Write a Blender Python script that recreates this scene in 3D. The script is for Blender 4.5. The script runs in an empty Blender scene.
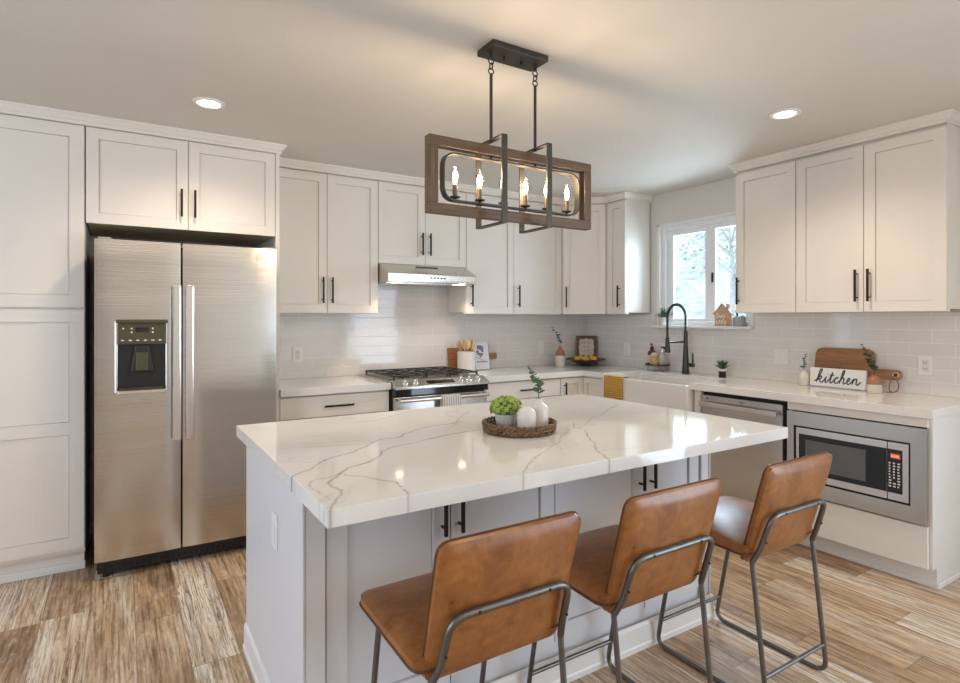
import bpy, bmesh, math, random
from mathutils import Vector, Matrix, noise

random.seed(7)
SC = bpy.context.scene
COL = SC.collection
PI = math.pi

# ------------------------------------------------------------------ camera, world, lights, exposure
F_PX, PP_V, YAW = 571.8, 318.75, 0.5596
cam_d = bpy.data.cameras.new('camera')
cam_d.sensor_fit = 'HORIZONTAL'
cam_d.sensor_width = 36.0
cam_d.lens = F_PX / 960.0 * 36.0
cam_d.shift_y = (PP_V - 341.5) / 960.0
cam_d.clip_start = 0.02
cam = bpy.data.objects.new('camera', cam_d)
cam.location = (-4.036, -4.377, 1.3636)
cam.rotation_euler = (PI / 2, 0, -YAW)
COL.objects.link(cam)
SC.camera = cam

SC.view_settings.view_transform = 'Standard'
SC.view_settings.look = 'None'
SC.view_settings.gamma = 1.0
SC.view_settings.exposure = 0.30
SC.view_settings.use_curve_mapping = False

world = bpy.data.worlds.new('world')
SC.world = world
world.use_nodes = True
_bg = world.node_tree.nodes['Background']
_bg.inputs[0].default_value = (0.80, 0.90, 1.0, 1)
_bg.inputs[1].default_value = 2.0


def area(name, loc, rot, sx, sy, power, color):
    d = bpy.data.lights.new(name, 'AREA')
    d.shape = 'RECTANGLE'
    d.size, d.size_y = sx, sy
    d.energy = power
    d.color = color
    o = bpy.data.objects.new(name, d)
    o.location = loc
    o.rotation_euler = rot
    COL.objects.link(o)
    return o


# daylight entering by the glazed openings of the room behind the camera and through the sink window
area('daylight_patio_door', (-0.02, -6.0, 1.20), (0, PI / 2, 0), 2.2, 2.4, 70, (0.62, 0.80, 1.0))
area('daylight_side_window', (-6.62, -3.2, 1.40), (0, -PI / 2, 0), 1.8, 2.4, 27, (0.60, 0.74, 1.0))
area('daylight_sink_window', (0.36, -1.28, 1.82), Vector((-0.86, -0.46, -0.16)).to_track_quat('-Z', 'Y').to_euler(), 0.8, 0.8, 34, (0.68, 0.85, 1.0))
# unseen warm fill added at ceiling height behind the camera, without any fixture
area('warm_fill_light', (-3.2, -5.9, 2.45), (0, 0, 0), 4.0, 1.6, 28, (1.0, 0.80, 0.60))


# ------------------------------------------------------------------ materials
class NG:
    def __init__(s, name):
        s.m = bpy.data.materials.new(name)
        s.m.use_nodes = True
        s.t = s.m.node_tree
        s.b = s.t.nodes['Principled BSDF']

    def n(s, typ, **kw):
        nd = s.t.nodes.new(typ)
        for k, v in kw.items():
            setattr(nd, k, v)
        return nd

    def set(s, sock, v):
        if isinstance(v, bpy.types.NodeSocket):
            s.t.links.new(v, sock)
        elif v is not None:
            sock.default_value = v

    def math(s, op, a, b=None, c=None):
        nd = s.n('ShaderNodeMath', operation=op)
        s.set(nd.inputs[0], a)
        s.set(nd.inputs[1], b)
        s.set(nd.inputs[2], c)
        return nd.outputs[0]

    def pos(s):
        return s.n('ShaderNodeNewGeometry').outputs['Position']

    def obj(s):
        return s.n('ShaderNodeTexCoord').outputs['Object']

    def sep(s, v):
        nd = s.n('ShaderNodeSeparateXYZ')
        s.set(nd.inputs[0], v)
        return nd.outputs

    def comb(s, x, y, z):
        nd = s.n('ShaderNodeCombineXYZ')
        for i, v in enumerate((x, y, z)):
            s.set(nd.inputs[i], v)
        return nd.outputs[0]

    def map(s, v, scale=(1, 1, 1), loc=(0, 0, 0), rot=(0, 0, 0)):
        nd = s.n('ShaderNodeMapping')
        s.set(nd.inputs[0], v)
        nd.inputs['Location'].default_value = loc
        nd.inputs['Rotation'].default_value = rot
        nd.inputs['Scale'].default_value = scale
        return nd.outputs[0]

    def noise(s, v, scale=5, detail=2, rough=0.5, dist=0.0):
        nd = s.n('ShaderNodeTexNoise')
        s.set(nd.inputs['Vector'], v)
        nd.inputs['Scale'].default_value = scale
        nd.inputs['Detail'].default_value = detail
        nd.inputs['Roughness'].default_value = rough
        nd.inputs['Distortion'].default_value = dist
        return nd.outputs['Fac']

    def ramp(s, fac, stops, interp='LINEAR'):
        nd = s.n('ShaderNodeValToRGB')
        nd.color_ramp.interpolation = interp
        el = nd.color_ramp.elements
        while len(el) < len(stops):
            el.new(0.5)
        for e, (p, c) in zip(el, stops):
            e.position = p
            e.color = (*c, 1) if len(c) == 3 else c
        s.set(nd.inputs[0], fac)
        return nd.outputs[0]

    def mix(s, fac, a, b, mode='MIX'):
        nd = s.n('ShaderNodeMix', data_type='RGBA', blend_type=mode)
        s.set(nd.inputs[0], fac)
        for i, v in ((6, a), (7, b)):
            s.set(nd.inputs[i], (*v, 1) if isinstance(v, tuple) and len(v) == 3 else v)
        return nd.outputs[2]

    def bump(s, h, strength=0.3, dist=0.01):
        nd = s.n('ShaderNodeBump')
        nd.inputs['Strength'].default_value = strength
        nd.inputs['Distance'].default_value = dist
        s.set(nd.inputs['Height'], h)
        s.t.links.new(nd.outputs[0], s.b.inputs['Normal'])

    def bs(s, **kw):
        names = dict(color='Base Color', rough='Roughness', metal='Metallic', spec='Specular IOR Level', trans='Transmission Weight',
                     ior='IOR', alpha='Alpha', em='Emission Color', es='Emission Strength', coat='Coat Weight', cr='Coat Roughness',
                     sheen='Sheen Weight', aniso='Anisotropic', sss='Subsurface Weight')
        for k, v in kw.items():
            if isinstance(v, tuple) and len(v) == 3:
                v = (*v, 1)
            s.set(s.b.inputs[names[k]], v)
        return s


M = {}


def plain(name, color, rough=0.5, metal=0.0, var=0.06, scale=12, bump=0.0, **kw):
    g = NG(name)
    nz = g.noise(g.obj(), scale, 3)
    c2 = tuple(max(0, c * (1 - var)) for c in color)
    c1 = tuple(min(1, c * (1 + var)) for c in color)
    g.bs(color=g.ramp(nz, [(0.3, c2), (0.7, c1)]), rough=rough, metal=metal, **kw)
    if bump:
        g.bump(g.noise(g.obj(), scale * 10, 2), bump, 0.002)
    M[name] = g.m
    return g


plain('cabinet_paint', (0.81, 0.755, 0.69), 0.38, var=0.012, scale=3)
plain('island_paint', (0.70, 0.695, 0.71), 0.40, var=0.012, scale=3)
plain('gloss_panel', (0.82, 0.815, 0.80), 0.14, var=0.01, scale=3)
plain('wall_paint', (0.70, 0.665, 0.62), 0.7, var=0.015, scale=2, bump=0.05)
plain('trim_white', (0.80, 0.785, 0.76), 0.40, var=0.01)
plain('plate_white', (0.84, 0.82, 0.78), 0.35, var=0.01)
plain('vinyl_white', (0.84, 0.85, 0.86), 0.35, var=0.01)
plain('ceramic_white', (0.77, 0.725, 0.67), 0.25, var=0.03)
plain('sink_white', (0.80, 0.78, 0.75), 0.12, var=0.01)
plain('vase_cream', (0.72, 0.66, 0.57), 0.55, var=0.05, bump=0.05)
plain('vase_sand', (0.76, 0.70, 0.63), 0.6, var=0.05)
plain('terracotta', (0.36, 0.165, 0.085), 0.45, var=0.12)
plain('black_metal', (0.022, 0.019, 0.016), 0.38, 0.6, var=0.1)
plain('bronze_black', (0.075, 0.065, 0.052), 0.42, 0.75, var=0.12)
plain('candle_bronze', (0.20, 0.14, 0.09), 0.4, 0.6, var=0.1)
plain('faucet_black', (0.055, 0.055, 0.055), 0.32, 0.6, var=0.1)
plain('stool_metal', (0.17, 0.16, 0.15), 0.38, 0.85, var=0.12, scale=25)
plain('screw_black', (0.02, 0.02, 0.02), 0.4, 0.5)
plain('plastic_black', (0.018, 0.018, 0.02), 0.3, var=0.1)
plain('gap_black', (0.010, 0.010, 0.010), 0.5, var=0.1)
plain('glass_black', (0.012, 0.013, 0.015), 0.06, var=0.1)
plain('screen_grey', (0.12, 0.125, 0.13), 0.12, var=0.04)
plain('cast_iron', (0.035, 0.032, 0.03), 0.5, 0.3, var=0.2)
plain('well_grey', (0.22, 0.20, 0.17), 0.35, 0.7, var=0.1)
plain('fridge_side', (0.030, 0.028, 0.022), 0.5, var=0.15)
plain('olive_panel', (0.095, 0.085, 0.052), 0.3, 0.4, var=0.06)
plain('chrome', (0.75, 0.72, 0.68), 0.12, 1.0, var=0.02)
plain('button_light', (0.78, 0.76, 0.66), 0.4)
plain('amber_glass', (0.16, 0.035, 0.012), 0.1, var=0.1)
plain('label_cream', (0.78, 0.66, 0.50), 0.6, var=0.05)
plain('jar_gold', (0.62, 0.40, 0.16), 0.3, var=0.2)
plain('clear_glass', (0.62, 0.60, 0.56), 0.08, var=0.03, alpha=0.45)
plain('lemon', (0.85, 0.48, 0.05), 0.45, var=0.1, bump=0.15)
plain('bowl_metal', (0.10, 0.085, 0.06), 0.45, 0.6, var=0.2)
plain('sign_pale', (0.62, 0.53, 0.45), 0.6, var=0.05)
plain('sign_ink', (0.30, 0.22, 0.18), 0.6)
plain('ink_dark', (0.05, 0.055, 0.06), 0.6)
plain('paint_white', (0.86, 0.83, 0.78), 0.5)
plain('sign_white', (0.80, 0.79, 0.78), 0.5, var=0.02)
plain('leaf_green', (0.10, 0.19, 0.085), 0.45, var=0.3, scale=40)
plain('leaf_dusty', (0.10, 0.19, 0.12), 0.5, var=0.3, scale=40)
plain('leaf_dark', (0.035, 0.075, 0.05), 0.5, var=0.3, scale=40)
plain('succulent_green', (0.36, 0.47, 0.10), 0.45, var=0.25, scale=30)
plain('agave_green', (0.06, 0.12, 0.055), 0.45, var=0.3, scale=40)
plain('stem_brown', (0.10, 0.08, 0.04), 0.6, var=0.2)
plain('soil', (0.05, 0.035, 0.022), 0.9, var=0.3)
plain('leather_cord', (0.28, 0.09, 0.035), 0.5, var=0.15)
plain('towel_grey', (0.62, 0.60, 0.57), 0.9, var=0.1)
plain('cover_purple', (0.20, 0.15, 0.26), 0.4, var=0.3, scale=60)
plain('cover_red', (0.45, 0.13, 0.10), 0.4, var=0.3, scale=60)
plain('cover_grey', (0.70, 0.69, 0.72), 0.35, var=0.03)
plain('house_wood', (0.55, 0.37, 0.24), 0.6, var=0.12, scale=25)
plain('stone_grey', (0.36, 0.36, 0.35), 0.6, var=0.12)
plain('under_wood', (0.66, 0.52, 0.34), 0.6, var=0.08)


def wood(name, dark, light, axis, rough=0.45, scale=1.0, bump=0.15):
    g = NG(name)
    sc = [30 * scale, 30 * scale, 30 * scale]
    sc[axis] = 2.2 * scale
    v = g.map(g.obj(), tuple(sc))
    a = g.noise(v, 1.4, 5, 0.6, 1.2)
    b = g.noise(v, 5.0, 3, 0.6, 0.3)
    f = g.math('ADD', g.math('MULTIPLY', a, 0.7), g.math('MULTIPLY', b, 0.3))
    g.bs(color=g.ramp(f, [(0.32, dark), (0.68, light)]), rough=rough)
    g.bump(f, bump, 0.003)
    M[name] = g.m


wood('board_wood', (0.23, 0.09, 0.032), (0.47, 0.22, 0.09), 0)
wood('board_wood_y', (0.23, 0.09, 0.032), (0.47, 0.22, 0.09), 1)
wood('spoon_wood', (0.55, 0.33, 0.15), (0.78, 0.52, 0.27), 2)
wood('frame_wood_x', (0.058, 0.034, 0.017), (0.20, 0.115, 0.053), 0, scale=1.3)
wood('frame_wood_z', (0.058, 0.034, 0.017), (0.20, 0.115, 0.053), 2, scale=1.3)
wood('dark_wood', (0.05, 0.022, 0.010), (0.125, 0.055, 0.022), 2)

# ceiling with a fine sprayed texture
g = NG('ceiling_paint')
g.bs(color=g.ramp(g.noise(g.pos(), 1.5, 2), [(0.3, (0.66, 0.62, 0.56)), (0.7, (0.69, 0.65, 0.59))]), rough=0.75)
g.bump(g.noise(g.pos(), 60, 3), 0.12, 0.004)
M['ceiling_paint'] = g.m

# rustic plank floor: planks along y, 0.18 m wide, 1.22 m long
g = NG('plank_floor')
X, Y, Z = g.sep(g.pos())
xs = g.math('DIVIDE', g.math('ADD', X, 20.185), 0.18)
colm = g.math('FLOOR', xs)
wn = g.n('ShaderNodeTexWhiteNoise', noise_dimensions='1D')
g.set(wn.inputs['W'], colm)
ys = g.math('ADD', g.math('DIVIDE', g.math('ADD', Y, 20.0), 1.22), wn.outputs[0])
row = g.math('FLOOR', ys)


def within(v, lo, hi):
    return g.math('MULTIPLY', g.math('GREATER_THAN', v, lo), g.math('LESS_THAN', v, hi))


# the two bleached boards in front of the fridge
pale = g.math('MAXIMUM', g.math('MULTIPLY', within(X, -4.345, -4.165), within(Y, -2.36, -1.14)), g.math('MULTIPLY', within(X, -3.805, -3.625), within(Y, -1.80, -0.985)))
wn2 = g.n('ShaderNodeTexWhiteNoise', noise_dimensions='3D')
g.set(wn2.inputs['Vector'], g.comb(colm, row, 3.7))
rnd = g.math('MAXIMUM', wn2.outputs[0], g.math('MULTIPLY', pale, 0.9))
rndc = g.sep(wn2.outputs[1])
off = g.math('MULTIPLY', rnd, 37.0)
gv = g.comb(g.math('ADD', X, off), g.math('ADD', Y, g.math('MULTIPLY', rndc[1], 91.0)), off)
warp = g.noise(g.map(gv, (5, 1.3, 1)), 1.2, 3, 0.55, 0.6)
fine = g.noise(g.map(gv, (85, 3.0, 1)), 1.0, 5, 0.68, 0.3)
blotch = g.noise(g.map(gv, (11, 1.6, 1)), 1.0, 4, 0.65, 0.8)
wv = g.n('ShaderNodeTexWave', wave_type='BANDS', bands_direction='X', wave_profile='SIN')
g.set(wv.inputs['Vector'], g.map(gv, (1, 0.10, 1)))
wv.inputs['Scale'].default_value = 22
wv.inputs['Distortion'].default_value = 17
wv.inputs['Detail'].default_value = 3
wv.inputs['Detail Scale'].default_value = 1.1
wv.inputs['Detail Roughness'].default_value = 0.6
streak = g.noise(g.map(gv, (12, 1.2, 1)), 1.0, 5, 0.66, 1.0)
mott = g.noise(g.map(gv, (34, 11, 1)), 1.0, 4, 0.72, 0.4)
fac = g.math('ADD', g.math('MULTIPLY', g.math('SUBTRACT', streak, 0.5), 1.55), g.math('ADD', 0.29, g.math('MULTIPLY', rnd, 0.55)))
c = g.ramp(fac, [(0.0, (0.22, 0.14, 0.085)), (0.22, (0.36, 0.235, 0.14)), (0.42, (0.50, 0.335, 0.20)), (0.58, (0.60, 0.43, 0.275)),
                 (0.74, (0.70, 0.56, 0.41)), (0.92, (0.82, 0.74, 0.63))])
grey = g.ramp(g.noise(g.map(gv, (7, 0.9, 1)), 1.0, 3, 0.6, 0.5), [(0.50, (0, 0, 0)), (0.66, (0.6,) * 3)])
c = g.mix(grey, c, g.mix(1.0, c, (0.78, 0.80, 0.86), 'MULTIPLY'))
c = g.mix(g.ramp(mott, [(0.54, (0, 0, 0)), (0.70, (0.6,) * 3)]), c, (0.72, 0.61, 0.48))
c = g.mix(g.ramp(mott, [(0.30, (0.7,) * 3), (0.45, (0, 0, 0))]), c, g.mix(1.0, c, (0.52, 0.45, 0.39), 'MULTIPLY'))
grainy = g.ramp(fine, [(0.36, (0.42, 0.37, 0.33)), (0.54, (1, 1, 1))])
c = g.mix(1.0, c, grainy, 'MULTIPLY')
wcol = g.ramp(wv.outputs['Fac'], [(0.03, (0.36, 0.30, 0.25)), (0.20, (1, 1, 1))])
wmask = g.math('MULTIPLY', g.math('MAXIMUM', pale, g.ramp(rndc[0], [(0.5, (0.05,) * 3), (0.75, (0.8,) * 3)])), g.ramp(warp, [(0.36, (0.1,) * 3), (0.58, (1, 1, 1))]))
c = g.mix(wmask, c, g.mix(1.0, c, wcol, 'MULTIPLY'))
fx = g.math('FRACT', xs)
fy = g.math('FRACT', ys)
edge = g.math('MINIMUM', g.math('MULTIPLY', g.math('MINIMUM', fx, g.math('SUBTRACT', 1.0, fx)), 0.18),
              g.math('MULTIPLY', g.math('MINIMUM', fy, g.math('SUBTRACT', 1.0, fy)), 1.22))
groove = g.ramp(edge, [(0.0004, (0.55,) * 3), (0.0018, (1, 1, 1))])
c = g.mix(1.0, c, groove, 'MULTIPLY')
g.bs(color=c, rough=g.math('ADD', 0.30, g.math('MULTIPLY', fine, 0.22)), spec=0.45)
g.bump(g.math('ADD', g.math('MULTIPLY', fine, 0.4), groove), 0.25, 0.002)
M['plank_floor'] = g.m


# glossy pale subway tile; hx picks which horizontal axis runs along the wall
def tile(name, ax, shift):
    g = NG(name)
    P = g.sep(g.pos())
    u = g.math('ADD', P[ax], 10.0 + shift)
    w = g.math('SUBTRACT', P[2], 0.9134)
    br = g.n('ShaderNodeTexBrick', offset=0.5, offset_frequency=2)
    g.set(br.inputs['Vector'], g.comb(u, w, 0.0))
    br.inputs['Scale'].default_value = 1.0
    br.inputs['Brick Width'].default_value = 0.226
    br.inputs['Row Height'].default_value = 0.0765
    br.inputs['Mortar Size'].default_value = 0.0017
    br.inputs['Mortar Smooth'].default_value = 0.25
    br.inputs['Bias'].default_value = 0.0
    br.inputs['Color1'].default_value = (0.75, 0.71, 0.685, 1)
    br.inputs['Color2'].default_value = (0.78, 0.745, 0.715, 1)
    br.inputs['Mortar'].default_value = (0.90, 0.87, 0.84, 1)
    f = br.outputs['Fac']
    g.bs(color=br.outputs['Color'], rough=g.math('ADD', 0.07, g.math('MULTIPLY', f, 0.5)), spec=0.5)
    h = g.math('SUBTRACT', g.math('MULTIPLY', g.noise(g.pos(), 9, 2), 0.9), g.math('MULTIPLY', f, 1.0))
    g.bump(h, 0.30, 0.003)
    M[name] = g.m


tile('tile_back', 0, 0.03)
tile('tile_side', 1, 0.06)


# quartz, grey-gold veins; the island slab also carries veins drawn along measured lines ("vein" attribute)
def quartz(name, attr):
    g = NG(name)
    p = g.pos()
    n1 = g.noise(g.map(p, (0.8, 1.5, 1.0), rot=(0, 0, 0.5)), 1.1, 6, 0.55, 0.9)
    line = g.math('SUBTRACT', 1.0, g.math('MULTIPLY', g.math('ABSOLUTE', g.math('SUBTRACT', n1, 0.5)), 95.0))
    line = g.math('MAXIMUM', line, 0.0)
    line = g.math('MULTIPLY', line, g.ramp(g.noise(p, 1.3, 2), [(0.46, (0, 0, 0)), (0.64, (1, 1, 1))]))
    line = g.math('MULTIPLY', line, 0.28 if attr else 0.55)
    cloud = g.ramp(g.noise(p, 2.2, 4, 0.6), [(0.35, (0.80, 0.775, 0.735)), (0.7, (0.84, 0.82, 0.79))])
    if attr:
        at = g.n('ShaderNodeAttribute', attribute_name='vein')
        thick = g.math('MULTIPLY', at.outputs['Fac'], g.ramp(g.noise(p, 9, 3), [(0.3, (0.6,) * 3), (0.55, (1, 1, 1))]))
        line = g.math('MINIMUM', g.math('MAXIMUM', line, thick), 1.0)
    c = g.mix(line, cloud, g.ramp(g.noise(p, 6, 2), [(0.4, (0.30, 0.27, 0.235)), (0.65, (0.44, 0.375, 0.28))]))
    g.bs(color=c, rough=0.065, spec=0.5)
    M[name] = g.m


quartz('quartz', False)
quartz('quartz_island', True)


# brushed stainless
def steel(name, col, rough, streak, along):
    g = NG(name)
    sc = [220, 220, 220]
    for a in along:
        sc[a] = 1.5
    st = g.noise(g.map(g.pos(), tuple(sc)), 1.0, 2)
    wav = g.noise(g.map(g.pos(), (0.25, 0.25, 2.4)), 1.0, 2, 0.4)
    c = g.mix(st, tuple(x * 0.94 for x in col), tuple(min(1, x * 1.05) for x in col))
    g.bs(color=c, rough=g.math('ADD', rough - 0.04, g.math('MULTIPLY', st, 0.08)), metal=1.0)
    g.bump(g.math('ADD', g.math('MULTIPLY', wav, streak), g.math('MULTIPLY', st, 0.006)), 1.0, 0.05)
    M[name] = g.m


steel('steel_fridge', (0.64, 0.615, 0.585), 0.17, 0.28, (0, 1))
steel('steel', (0.62, 0.60, 0.57), 0.24, 0.05, (0, 1))
steel('steel_bright', (0.78, 0.75, 0.72), 0.25, 0.02, (2,))

# tan leather
g = NG('leather')
a = g.noise(g.obj(), 9, 5, 0.6, 0.5)
b = g.noise(g.obj(), 38, 4, 0.6)
f = g.math('ADD', g.math('MULTIPLY', a, 0.6), g.math('MULTIPLY', b, 0.4))
g.bs(color=g.ramp(f, [(0.33, (0.18, 0.062, 0.017)), (0.5, (0.30, 0.114, 0.030)), (0.68, (0.41, 0.170, 0.052))]),
     rough=g.math('ADD', 0.22, g.math('MULTIPLY', b, 0.2)), spec=0.55)
g.bump(g.noise(g.obj(), 260, 3, 0.6), 0.10, 0.002)
M['leather'] = g.m
plain('leather_piping', (0.115, 0.042, 0.015), 0.4, var=0.15)

# mustard towel with woven rows
g = NG('towel_mustard')
z = g.sep(g.pos())[2]
st = g.math('SINE', g.math('MULTIPLY', z, 420.0))
g.bs(color=g.mix(g.math('MULTIPLY', g.math('ADD', st, 1.0), 0.5), (0.46, 0.24, 0.045), (0.72, 0.42, 0.11)), rough=0.9)
g.bump(st, 0.6, 0.003)
M['towel_mustard'] = g.m
g = NG('towel_stripe')
x = g.sep(g.pos())[0]
st = g.math('GREATER_THAN', g.math('SINE', g.math('MULTIPLY', x, 330.0)), 0.1)
g.bs(color=g.mix(st, (0.72, 0.69, 0.65), (0.42, 0.40, 0.38)), rough=0.9)
M['towel_stripe'] = g.m

# dimpled planter
g = NG('dimple_pot')
P = g.sep(g.obj())
ang = g.math('ARCTAN2', P[1], P[0])
dots = g.math('MULTIPLY', g.math('SINE', g.math('MULTIPLY', ang, 22.0)), g.math('SINE', g.math('MULTIPLY', P[2], 420.0)))
g.bs(color=g.mix(g.ramp(dots, [(0.25, (0, 0, 0)), (0.6, (1, 1, 1))]), (0.64, 0.63, 0.63), (0.84, 0.83, 0.82)), rough=0.5)
g.bump(dots, 0.5, 0.004)
M['dimple_pot'] = g.m

# woven rattan
g = NG('rattan')
a = g.noise(g.obj(), 90, 3)
g.bs(color=g.ramp(a, [(0.35, (0.07, 0.035, 0.015)), (0.6, (0.26, 0.155, 0.075))]), rough=0.6)
M['rattan'] = g.m


def emit(name, col, strength):
    g = NG(name)
    g.bs(color=col, em=col, es=strength, rough=0.4)
    M[name] = g.m


emit('lens_glow', (1.0, 0.86, 0.66), 14)
emit('hood_glow', (1.0, 0.80, 0.55), 9)
emit('filament', (1.0, 0.72, 0.42), 34)
emit('red_digits', (1.0, 0.20, 0.10), 1.6)
emit('panel_lamp', (1.0, 0.95, 0.7), 1.2)

# thin clear glass (bulbs, window panes): mostly straight through with a mirror sheen
def thin_glass(name, tint, refl):
    g = NG(name)
    tr = g.n('ShaderNodeBsdfTransparent')
    tr.inputs[0].default_value = (*tint, 1)
    gl = g.n('ShaderNodeBsdfGlossy')
    gl.inputs['Roughness'].default_value = 0.03
    lw = g.n('ShaderNodeLayerWeight')
    lw.inputs[0].default_value = refl
    mx = g.n('ShaderNodeMixShader')
    g.set(mx.inputs[0], lw.outputs['Fresnel'])
    g.set(mx.inputs[1], tr.outputs[0])
    g.set(mx.inputs[2], gl.outputs[0])
    g.set(g.t.nodes['Material Output'].inputs[0], mx.outputs[0])
    M[name] = g.m


thin_glass('bulb_glass', (0.99, 0.97, 0.93), 0.25)
thin_glass('window_glass', (0.97, 0.99, 1.0), 0.15)

# hillside outside
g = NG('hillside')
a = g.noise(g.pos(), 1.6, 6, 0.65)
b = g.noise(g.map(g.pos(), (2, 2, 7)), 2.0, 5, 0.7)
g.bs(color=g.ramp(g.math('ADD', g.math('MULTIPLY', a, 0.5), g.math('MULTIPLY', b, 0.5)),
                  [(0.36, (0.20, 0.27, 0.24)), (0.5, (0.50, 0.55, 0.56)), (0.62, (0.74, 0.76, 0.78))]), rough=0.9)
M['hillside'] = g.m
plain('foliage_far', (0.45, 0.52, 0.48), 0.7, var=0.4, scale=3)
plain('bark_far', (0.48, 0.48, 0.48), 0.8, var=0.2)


# ------------------------------------------------------------------ mesh builder
class MB:
    def __init__(s, T=None):
        s.bm = bmesh.new()
        s.T = T

    def v(s, p):
        p = Vector(p)
        return s.bm.verts.new(s.T(p) if s.T else p)

    def face(s, vs):
        try:
            return s.bm.faces.new(vs)
        except ValueError:
            return None

    def box(s, x0, x1, y0, y1, z0, z1):
        vs = [s.v((x, y, z)) for x in (x0, x1) for y in (y0, y1) for z in (z0, z1)]
        for q in ((0, 1, 3, 2), (4, 6, 7, 5), (0, 4, 5, 1), (2, 3, 7, 6), (0, 2, 6, 4), (1, 5, 7, 3)):
            s.face([vs[i] for i in q])
        return s

    def hexa(s, pts):
        """pts: 4 bottom then 4 top, same winding"""
        vs = [s.v(p) for p in pts]
        for q in ((0, 1, 2, 3), (4, 5, 6, 7), (0, 1, 5, 4), (1, 2, 6, 5), (2, 3, 7, 6), (3, 0, 4, 7)):
            s.face([vs[i] for i in q])
        return s

    def prism(s, poly, z0, z1):
        a = [s.v((x, y, z0)) for x, y in poly]
        b = [s.v((x, y, z1)) for x, y in poly]
        s.face(a)
        s.face(b)
        n = len(poly)
        for i in range(n):
            s.face([a[i], a[(i + 1) % n], b[(i + 1) % n], b[i]])
        return s

    def extr(s, poly3, d):
        d = Vector(d)
        a = [s.v(p) for p in poly3]
        b = [s.v(Vector(p) + d) for p in poly3]
        s.face(a)
        s.face(b)
        n = len(a)
        for i in range(n):
            s.face([a[i], a[(i + 1) % n], b[(i + 1) % n], b[i]])
        return s

    def tube(s, pts, r, seg=10, caps=True, closed=False):
        pts = [Vector(p) for p in pts]
        n = len(pts)
        rs = r if isinstance(r, (list, tuple)) else [r] * n
        rings = []
        up = None
        for i, p in enumerate(pts):
            if closed:
                t = (pts[(i + 1) % n] - pts[i - 1])
            else:
                t = pts[min(i + 1, n - 1)] - pts[max(i - 1, 0)]
            t.normalize()
            if up is None:
                up = t.orthogonal().normalized()
            up = up - t * up.dot(t)
            if up.length < 1e-6:
                up = t.orthogonal()
            up.normalize()
            w = t.cross(up)
            rings.append([s.v(p + (up * math.cos(2 * PI * k / seg) + w * math.sin(2 * PI * k / seg)) * rs[i]) for k in range(seg)])
        m = n if closed else n - 1
        for i in range(m):
            A, B = rings[i], rings[(i + 1) % n]
            for k in range(seg):
                s.face([A[k], A[(k + 1) % seg], B[(k + 1) % seg], B[k]])
        if caps and not closed:
            s.face(rings[0])
            s.face(rings[-1])
        return s

    def lathe(s, prof, seg=28, c=(0, 0), caps=True):
        rings = []
        for r, z in prof:
            rings.append([s.v((c[0] + r * math.cos(2 * PI * k / seg), c[1] + r * math.sin(2 * PI * k / seg), z)) for k in range(seg)])
        for A, B in zip(rings, rings[1:]):
            for k in range(seg):
                s.face([A[k], A[(k + 1) % seg], B[(k + 1) % seg], B[k]])
        if caps:
            s.face(rings[0])
            s.face(rings[-1])
        return s

    def ball(s, c, r, seg=10, rings=6, sc=(1, 1, 1), rot=None):
        c = Vector(c)
        R = []
        for i in range(rings + 1):
            th = PI * i / rings
            row = []
            if i in (0, rings):
                p = Vector((0, 0, math.cos(th) * r * sc[2]))
                if rot:
                    p = rot @ p
                row = [s.v(c + p)]
            else:
                for k in range(seg):
                    ph = 2 * PI * k / seg
                    p = Vector((math.sin(th) * math.cos(ph) * r * sc[0], math.sin(th) * math.sin(ph) * r * sc[1], math.cos(th) * r * sc[2]))
                    if rot:
                        p = rot @ p
                    row.append(s.v(c + p))
            R.append(row)
        for A, B in zip(R, R[1:]):
            for k in range(seg):
                a = [A[0]] if len(A) == 1 else [A[k], A[(k + 1) % seg]]
                b = [B[0]] if len(B) == 1 else [B[(k + 1) % seg], B[k]]
                s.face(a + b)
        return s

    def leaf(s, base, d, n, ln, w, fold=0.25, curl=0.15):
        """a folded, curled leaf blade from base along d, face normal n"""
        base, d, n = Vector(base), Vector(d).normalized(), Vector(n)
        n = (n - d * n.dot(d))
        if n.length < 1e-5:
            n = d.orthogonal()
        n.normalize()
        sd = d.cross(n)
        rows = []
        for t, ww in ((0, 0.12), (0.2, 0.75), (0.45, 1.0), (0.75, 0.72), (1.0, 0.06)):
            p = base + d * ln * t - n * curl * ln * t * t
            rows.append([s.v(p + sd * ww * w / 2 + n * fold * ww * w / 2), s.v(p), s.v(p - sd * ww * w / 2 + n * fold * ww * w / 2)])
        for A, B in zip(rows, rows[1:]):
            for k in (0, 1):
                s.face([A[k], A[k + 1], B[k + 1], B[k]])
        return s

    def build(s, name, mat, parent=None, smooth=False, bevel=0.0, seg=2, local=False, recalc=True, subsurf=0):
        """links ONE mesh object; world coordinates are brought into the parent thing's frame unless local"""
        if recalc:
            bmesh.ops.recalc_face_normals(s.bm, faces=s.bm.faces[:])
        me = bpy.data.meshes.new(name)
        if parent is not None and not local:
            root = parent
            while root.parent is not None:
                root = root.parent
            mw = Matrix.Translation(root.location) @ root.rotation_euler.to_matrix().to_4x4()
            s.bm.transform(mw.inverted())
        s.bm.to_mesh(me)
        s.bm.free()
        if smooth:
            for p in me.polygons:
                p.use_smooth = True
        me.materials.append(M[mat])
        o = bpy.data.objects.new(name, me)
        COL.objects.link(o)
        if parent is not None:
            o.parent = parent
        if bevel:
            b = o.modifiers.new('bevel', 'BEVEL')
            b.width = bevel
            b.segments = seg
            b.limit_method = 'ANGLE'
            b.angle_limit = 0.6
        if subsurf:
            b = o.modifiers.new('subsurf', 'SUBSURF')
            b.levels = b.render_levels = subsurf
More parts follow.
